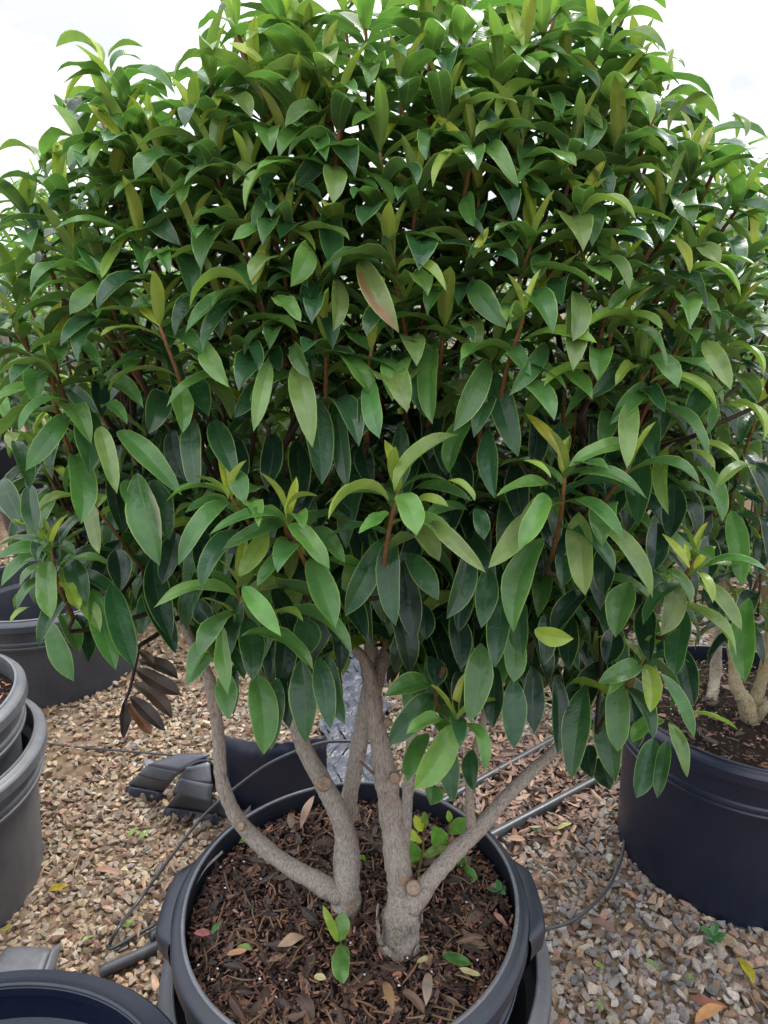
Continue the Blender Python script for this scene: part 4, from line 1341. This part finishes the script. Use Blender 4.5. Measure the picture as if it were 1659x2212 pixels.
fallen(1490, 2155, 1570, 2185, 22, zg, RUST, 'rust red fallen leaf on the gravel', go_, dry=True)
fallen(1500, 2215, 1560, 2190, 24, zg, (.36, .17, .05), 'orange curled fallen leaf on the gravel', go_, .02, True)
fallen(275, 1812, 300, 1797, 12, zg, LIME, 'narrower lime green leaf on gravel in front of the crushed black pot', go_)
fallen(300, 1815, 325, 1800, 13, zg, LIME, 'wider lime leaf curled next to a narrower one before the crushed pot', go_)
fallen(205, 2025, 175, 2045, 8, zg, LIME, 'narrow green leaf beside the bent drip tube', go_)
fallen(268, 2005, 290, 1995, 14, zg, LIME, 'round light green leaf under the bent drip tube', go_)
fallen(260, 1890, 205, 1885, 15, zg, (.30, .16, .11), 'pinkish-brown dry leaf on the buff gravel', go_, dry=True)
fallen(1095, 1815, 1135, 1822, 16, zg, (.32, .17, .11), 'pinkish tan dry leaf against the central pot near the pipe', go_, dry=True)
fallen(1200, 1795, 1235, 1785, 10, zg, (.42, .40, .12), 'pale yellow-green leaf among brown litter by the pipe', go_)
fallen(1275, 1990, 1330, 2030, 22, zg, (.14, .075, .06), 'long dark brown dry leaf in front of the thin tube', go_, .02, True)
fallen(1395, 2075, 1425, 2105, 12, zg, (.16, .24, .08), 'grey-green fallen leaf on the gravel', go_)
fallen(1285, 2085, 1305, 2100, 10, zg, LIME, 'light green scrap of leaf on the gravel', go_)
fallen(1480, 2110, 1500, 2130, 12, zg, (.14, .2, .06), 'dull green leaf tip standing in the gravel', go_)
fallen(1290, 2160, 1300, 2195, 9, zg, (.2, .28, .08), 'slim pale green leaf in the gravel', go_)
fallen(1240, 2070, 1252, 2100, 14, zg, BRN, 'small dark brown dry leaf on the gravel', go_, dry=True)

# brown leaf litter heaped between the pipes and the navy pot, and thinly elsewhere
parts, uvs = [], []
for k in range(1250):
    if k < 950:
        x, y = rl.normal(.44, .13), rl.normal(1.80, .17)
    else:
        x, y = rl.uniform(-1.0, 1.2), rl.uniform(.75, 3.0)
        if k > 1170: x, y = rl.normal(-.42, .16), rl.normal(1.45, .16)
    if in_pot(x, y, .33): continue
    L_ = rl.uniform(.02, .065) * (1 if k < 950 else .85)
    col = np.array([(.13, .070, .050), (.22, .12, .080), (.075, .042, .034), (.30, .19, .13), (.16, .095, .07)][rl.integers(5)]) * rl.uniform(.7, 1.3)
    parts.append((dryleaf(np.array([x, y, rl.uniform(.016, .03)]), rl.uniform(0, 6.28), L_, L_ * rl.uniform(.22, .38), rl.uniform(-.1, .2), rl.normal(0, .4), col), LF, col))
    uvs.append(LUV)
for k in range(120):
    x, y = rl.uniform(-.9, 1.1), rl.uniform(.8, 2.4)
    if in_pot(x, y, .34): continue
    yw, L_ = rl.uniform(0, 6.28), rl.uniform(.03, .12)
    h = np.array([math.cos(yw), math.sin(yw), rl.normal(0, .06)]) * L_ / 2
    c = np.array([x, y, .026])
    V, F = tube([c - h, c + rl.normal(0, .06, 3) * L_, c + h], [.0012, .0014, .001], 6, 7)
    parts.append((V, F, np.array((.17, .10, .065)) * rl.uniform(.6, 1.4)))
    uvs.append(np.tile([.5, .5], (len(V), 1)))
V, F, C = merge(parts)
tag(mesh_np('leaf_litter', V, F, M_DRY, None, None, C, np.vstack(uvs)), 'scattered dry purplish-brown leaf litter lying on the gravel', 'litter', kind='stuff')


# tiny weeds
def weed(x, y, z, label, s=.012):
    c = G(x, y, z)
    r = empty('weed', tuple(c))
    tag(r, label, 'weed', 'small weeds')
    V, F = tube([c, c + [0, 0, s * 1.2]], [.001, .0008], 6, 6)
    mesh_np('stem', V, F, M_TWIG, r, c, np.broadcast_to((.1, .16, .05), V.shape))
    for k in range(5):
        a = k * 2.4 + x
        d = np.array([math.cos(a), math.sin(a), .45])
        b = c + [0, 0, s * (.5 + .15 * k)]
        free_leaf('leaf', b, b + d * s * 1.3, np.array([-d[0] * .4, -d[1] * .4, 1]), s * .8, .05, (.05, .17, .06), r, wave=0)


weed(1075, 1938, zs, 'tiny round-leaved weed growing inside the central pot', .014)
weed(1537, 2040, .01, 'small green weed at the foot of the navy pot', .022)
weed(1158, 1800, .015, 'tiny pale green weed in the gravel by the pipe', .010)

# ------------------------------------------------------------------ pipes and tubes


def hose(name, pts, r, label, mat=M_PIPE, group=None, cat='pipe', sides=10):
    V, F = tube(np.array(pts), [r] * 2, sides, max(12, 8 * len(pts)))
    return tag(mesh_np(name, V, F, mat, None, pts[0]), label, cat, group)


a, b = G(1210, 1590, .02), G(1030, 1691, .02)
d = (b - a) / np.linalg.norm(b - a)
hose('irrigation_pipe', [a - d * 1.8, a, b, b + d * .45, G(345, 2042, .02), G(215, 2100, .02)], .0125, 'black irrigation pipe passing behind the central pot', group='irrigation pipes')
a, b = G(1300, 1680, .022), G(1075, 1800, .022)
d = (b - a) / np.linalg.norm(b - a)
hose('irrigation_pipe', [a - d * 1.5, a - d * .3, a, b, b + d * .12], .0155, 'thicker black irrigation pipe running up against the central pot rim side', group='irrigation pipes')
hose('drip_tube', [PY(810, 1604, 1.60), PY(755, 1601, 1.59), PY(690, 1606, 1.58), PY(600, 1640, 1.57), PY(530, 1685, 1.56), PY(440, 1762, 1.52), PY(370, 1850, 1.44), PY(300, 1945, 1.35), G(255, 2005, .05), G(237, 2040, .018), G(243, 2048, .016), G(290, 2022, .016), G(345, 1990, .03), PY(372, 1955, 1.22)], .0042, 'thin grey-black drip tube bowed over the gravel to the central pot', cat='tube', group='drip tubes')
hose('drip_tube', [G(1345, 1740, .03), G(1350, 1790, .03), G(1343, 1850, .024), G(1318, 1910, .022), G(1280, 1955, .022), G(1230, 1992, .022), G(1165, 2010, .03), G(1140, 2011, .06)], .0040, 'thin drip tube curving over gravel from central pot to navy pot', cat='tube', group='drip tubes')
hose('drip_tube', [G(85, 1604, .02), G(190, 1616, .02), G(300, 1625, .03), G(400, 1634, .05), G(470, 1640, .03)], .0032, 'black wire-thin tube crossing the gravel behind the crushed pot', cat='tube', group='drip tubes')
hose('drip_tube', [PY(893, 1720, 1.32), PY(905, 1760, 1.28), PY(920, 1800, 1.22), PY(928, 1850, 1.17), G(932, 1890, SOILZ + .01)], .0040, 'black drip tube dropping into the central pot behind the green sprouts', cat='tube', group='drip tubes')
hose('drip_tube', [G(480, 1840, SOILZ + .02), G(440, 1880, SOILZ + .02), G(412, 1930, SOILZ + .02), G(398, 1985, SOILZ + .015)], .0026, 'pale thin tube lying along the inner left wall of the central pot', cat='tube', group='drip tubes', mat=plain('tube_pale', (.35, .35, .32), .5))
# tube coupling on the right drip line
c = G(1349, 1790, .03)
V, F = tube([c + [0, -.012, 0], c + [0, .012, 0]], [.007, .007], 10, 6)
tag(mesh_np('tube_coupling', V, F, M_PIPE, None, c), 'small black coupling on the drip tube beside the navy pot', 'coupling')
c0, c1 = G(325, 2028, .02), G(362, 2008, .02)
V, F = tube([c0, (c0 + c1) / 2, c1], [.016, .017, .016], 12, 8)
tag(mesh_np('pipe_elbow', V, F, M_POT_DARK, None, c0), 'short black pipe elbow end beside the bent drip tube', 'pipe')


# ------------------------------------------------------------------ broken pots, shards and film
def shell(name, c, yaw, r, a0, a1, z0, z1, thick, mat, parent, tiltx=0.0, lean=0.0, flat=1.0, jag=0.0, nseg=16, rows=5, r1=None):
    """thick curved plate of a pot wall"""
    g2 = np.random.default_rng(int(abs(c[0] * 1000)) + int(z0 * 1000) + int(a0 * 100))
    th = np.linspace(a0, a1, nseg)
    V = []
    jt = g2.normal(0, jag, nseg)
    for side in (0, 1):
        for i, t in enumerate(th):
            for k in range(rows):
                f = k / (rows - 1)
                z = z0 + (z1 + jt[i] - z0) * f
                rr = (r + ((r1 or r) - r) * f) - side * thick
                V.append((rr * math.cos(t) * 1.0, rr * math.sin(t) * flat, z))
    V = np.array(V)
    n = nseg * rows
    F = []
    for i in range(nseg - 1):
        for k in range(rows - 1):
            a_, b_ = i * rows + k, (i + 1) * rows + k
            F.append((a_, b_, b_ + 1, a_ + 1))
            F.append((n + a_, n + a_ + 1, n + b_ + 1, n + b_))
        for k in (0, rows - 1):
            a_, b_ = i * rows + k, (i + 1) * rows + k
            F.append((a_, n + a_, n + b_, b_) if k == 0 else (a_, b_, n + b_, n + a_))
    for i in (0, nseg - 1):
        for k in range(rows - 1):
            a_ = i * rows + k
            F.append((a_, a_ + 1, n + a_ + 1, n + a_) if i == 0 else (a_, n + a_, n + a_ + 1, a_ + 1))
    R = np.array(Matrix.Rotation(yaw, 3, 'Z') @ Matrix.Rotation(lean, 3, 'Y') @ Matrix.Rotation(tiltx, 3, 'X'))
    V = V @ R.T + np.asarray(c)
    return mesh_np(name, V, np.array(F), mat, parent, c)


# crushed, slit black pot lying on its side: overlapping bowed plates, open mouth to the right
cp_c = G(395, 1745, 0)
crushed = empty('crushed_pot', tuple(cp_c))
tag(crushed, 'crushed black plastic pot lying split into curved plates on the gravel', 'broken pot', 'broken plastic pot pieces')


def plate(ps, thick=.006, mat=M_CRUSH, parent=crushed, bulge=.02, name='plate', nu=8, nv=6):
    """bilinear patch of 4 corners (a b c d around), bulged along its normal, with thickness"""
    a_, b_, c_, d_ = [np.asarray(p, float) for p in ps]
    nrm = np.cross(b_ - a_, d_ - a_); nrm /= np.linalg.norm(nrm)
    if nrm[2] < 0: nrm = -nrm
    V = []
    for s in (0, 1):
        for i in range(nu):
            for j in range(nv):
                u, v = i / (nu - 1), j / (nv - 1)
                p = a_ * (1 - u) * (1 - v) + b_ * u * (1 - v) + c_ * u * v + d_ * (1 - u) * v
                V.append(p + nrm * (bulge * 4 * u * (1 - u) + .3 * bulge * 4 * v * (1 - v) - s * thick))
    n = nu * nv
    F = []
    for i in range(nu - 1):
        for j in range(nv - 1):
            q = i * nv + j
            F.append((q, q + nv, q + nv + 1, q + 1)); F.append((n + q, n + q + 1, n + q + nv + 1, n + q + nv))
    for i in range(nu - 1):
        q = i * nv; F.append((q, n + q, n + q + nv, q + nv))
        q = i * nv + nv - 1; F.append((q, q + nv, n + q + nv, n + q))
    for j in range(nv - 1):
        q = j; F.append((q, q + 1, n + q + 1, n + q))
        q = (nu - 1) * nv + j; F.append((q, n + q, n + q + 1, q + 1))
    return mesh_np(name, np.array(V), np.array(F), mat, parent, V[0])


def H(x, y, z): return G(x, y, z)


# right-hand stack of three plates (upper ones overlap the lower)
plate([H(360, 1742, .012), H(460, 1762, .012), H(470, 1730, .085), H(385, 1712, .09)], bulge=.004)
plate([H(372, 1712, .085), H(455, 1735, .085), H(458, 1695, .125), H(388, 1680, .13)], bulge=.004)
plate([H(384, 1682, .125), H(456, 1694, .125), H(452, 1645, .16), H(400, 1660, .16)], bulge=.005)
# left plates sliding down to the ground
plate([H(272, 1697, .015), H(352, 1712, .02), H(372, 1688, .085), H(300, 1672, .065)], bulge=.004)
plate([H(296, 1674, .06), H(368, 1690, .085), H(385, 1668, .12), H(322, 1650, .10)], bulge=.004)
plate([H(320, 1652, .10), H(384, 1668, .12), H(452, 1630, .165), H(385, 1628, .14)], bulge=.005)
# skirt touching the ground and dark far wall
plate([H(272, 1722, 0), H(350, 1735, 0), H(350, 1712, .028), H(272, 1697, .022)], bulge=.006, mat=M_POT_DARK)
plate([H(352, 1768, 0), H(475, 1785, 0), H(470, 1760, .03), H(358, 1742, .02)], bulge=.006, mat=M_POT_DARK)
plate([H(400, 1660, .15), H(452, 1640, .165), H(500, 1700, .05), H(440, 1720, .0)], bulge=.01, mat=M_POT_DARK)
plate([H(308, 1640, .06), H(332, 1642, .055), H(335, 1660, .05), H(318, 1665, .05)], bulge=.003, mat=M_RIM)

# standing half of a broken black pot behind the central pot
bc = G(600, 1760, 0)
broken = empty('broken_pot', tuple(bc))
tag(broken, 'upright broken half of a dark pot wall behind the central pot', 'broken pot', 'broken plastic pot pieces')
shell('wall', (bc[0], bc[1] + .30, 0), 0, .32, math.radians(244), math.radians(296), 0, .245, .005, M_POT_NAVY, broken, jag=.003, nseg=20)
shell('torn_lip', (bc[0] - .02, bc[1] + .30, 0), 0, .34, math.radians(238), math.radians(262), 0, .05, .004, M_RIM, broken, jag=.012, nseg=8)

# rumpled silvery plastic film on the ground further back
fv, ff = [], []
c0 = G(770, 1610, 0)
nx, ny = 26, 30
for i in range(nx):
    for j in range(ny):
        x, y = c0[0] - .11 + .20 * i / (nx - 1) + .02 * math.sin(j * .9), c0[1] - .28 + .85 * j / (ny - 1) + .02 * math.sin(i * 1.3)
        fv.append((x, y, .024 + .02 * abs(noise.noise(Vector((x * 9, y * 9, 4)))) + .008 * noise.noise(Vector((x * 30, y * 30, 2)))))
ff = [(i * ny + j, (i + 1) * ny + j, (i + 1) * ny + j + 1, i * ny + j + 1) for i in range(nx - 1) for j in range(ny - 1)]
tag(mesh_np('plastic_film', fv, ff, M_FILM, None, c0), 'rumpled grey plastic film on the gravel behind the pale trunks', 'plastic film')

# grey shard by the front pot
sh_c = G(60, 2080, 0)
shard = empty('pot_shard', tuple(sh_c))
tag(shard, 'flat grey shard of broken pot with a raised edge behind the empty pot', 'pot shard', 'broken plastic pot pieces')
plate([H(-30, 2115, .03), H(90, 2115, .03), H(112, 2050, .03), H(10, 2048, .02)], bulge=.006, mat=M_POT_GREY, parent=shard)
plate([H(90, 2116, .045), H(118, 2100, .02), H(133, 2035, .02), H(114, 2048, .045)], bulge=.004, mat=M_POT_GREY, parent=shard, name='rim_piece')

# ------------------------------------------------------------------ shrub in the right-hand pot
rs = empty('potted_shrub', (POTS['right'][0], POTS['right'][1], .395))
tag(rs, 'neighbouring glossy green shrub with mossy trunks in the navy pot on the right', 'shrub')
RL = []
rb = G(1620, 1565, .385)
for k, (pts, ws) in enumerate([
        ([rb, (1612, 1520, rb[1]), (1590, 1480, rb[1] + .02), (1585, 1420, rb[1] + .05), (1560, 1300, rb[1] + .08), (1545, 1150, rb[1] + .1), (1560, 900, rb[1] + .1)], [40, 36, 27, 24, 22, 20, 14]),
        ([rb + [.005, 0, .02], (1630, 1520, rb[1] + .02), (1650, 1450, rb[1] + .03), (1665, 1350, rb[1] + .05), (1640, 1150, rb[1] + .06), (1640, 800, rb[1] + .05)], [34, 30, 25, 23, 20, 14]),
        ([rb + [.01, 0, .01], (1660, 1525, rb[1] - .02), (1720, 1500, rb[1]), (1760, 1350, rb[1]), (1760, 1000, rb[1])], [22, 18, 18, 16, 12]),
        ([G(1535, 1520, .385), (1545, 1460, rb[1] + .18), (1550, 1380, rb[1] + .2), (1570, 1250, rb[1] + .2), (1575, 1000, rb[1] + .2)], [26, 24, 20, 17, 14])]):
    o, P = limb('trunk', pts, ws, (1.0, .92, .62) if k != 3 else (1, .95, .8), 10, seed=30 + k, parent=rs)
    RL.append(P)
V, F, C = twigs_for('right', np.vstack([catmull(P, 24)[10:] for P in RL]))
tag(mesh_np('branches', V, F, M_TWIG, rs, rs.location, C), kind='stuff')
for i in pick_right:
    V = LEAVES[i]['V']
    mesh_np('leaf', V, LF, M_LEAF, rs, V[2:4].mean(0), np.broadcast_to(LEAVES[i]['col'], V.shape), LUV)
foliage('right', set(pick_right), rs)

# ------------------------------------------------------------------ rows of shrubs behind
LEAVES.clear(); SHOOTS.clear()
BCc, BRr = np.array([0, 0, 1.22]), np.array([.52, .52, .58])
fill(120, .72, 1.0, BCc, BRr, 'bg', .72, (7, 10), False, 1.15, 1.2, .085)
idx = len(LEAVES)
bgV = np.vstack([l['V'] for l in LEAVES])
bgF = (LF[None] + (np.arange(idx) * nvl)[:, None, None]).reshape(-1, 4)
bgC = np.repeat(np.array([l['col'] for l in LEAVES]) * np.array([1.5, 1.35, 1.1]), nvl, 0)
bgU = np.tile(LUV, (idx, 1))
proto = None
spots = [(-1.5, 3.35, .3, 1.12, 'pale green shrub in a dark pot left of the large empty pot'), (-.75, 3.75, 1.2, 1.0, 'shrub in a black pot in the row behind, behind the dead spray'),
         (.18, 3.55, 2.4, 1.0, 'shrub in a black pot in the row behind the central trunks'), (1.02, 3.1, 4.0, 1.0, 'shrub in a black pot behind the navy pot and its shrub'),
         (1.95, 2.7, 5.2, 1.0, 'shrub in a black pot standing beyond the neighbouring right shrub'), (-2.75, 4.9, .9, 1.1, 'distant green shrub in the farther row at the left'),
         (-2.2, 5.4, 2.0, 1.1, 'distant green shrub in the farther row, behind the pale green shrub by the empty pot'), (-.4, 5.6, 3.0, 1.1, 'distant green shrub in the farther row, glimpsed through the central crown'),
         (1.3, 5.3, 1.5, 1.1, 'distant green shrub in the farther row, glimpsed between central and right shrubs'), (2.9, 4.6, .2, 1.15, 'distant green shrub in the farther row at the right')]
for k, (x, y, rz, s, lab) in enumerate(spots):
    r = empty('potted_shrub', (x, y, 0))
    tag(r, lab, 'shrub', 'shrubs in the rows behind')
    if proto is None:
        proto = []
        f = mesh_np('crown', bgV, bgF, M_LEAF, None, None, bgC, bgU)
        proto.append(tag(f, kind='stuff'))
        for q in range(4):
            a_ = q * 1.6 + .3
            P = [np.array([.03 * math.cos(a_), .03 * math.sin(a_), .36]), np.array([.12 * math.cos(a_), .12 * math.sin(a_), .6]), np.array([.18 * math.cos(a_), .18 * math.sin(a_), .95]), np.array([.2 * math.cos(a_), .2 * math.sin(a_), 1.4])]
            V, F = tube(P, [.024, .019, .015, .008], 8, 20, .06, q)
            proto.append(mesh_np('trunk', V, F, M_BARK, None, None, np.broadcast_to((1, .95, .88), V.shape)))
        V, F = lathe([(.0001, 0), (.26, 0), (.268, .006), (.285, .31), (.292, .32), (.30, .40), (.306, .405), (.29, .41), (.275, .40), (.27, .36), (.0001, .37)], 48)
        proto.append(mesh_np('pot', V, F, M_POT_NAVY, None, None))
        for p in proto: p.parent = r
    else:
        for p in proto:
            c = p.copy(); COL.objects.link(c); c.parent = r
    r.rotation_euler[2] = rz
    r.scale = (s, s, s)
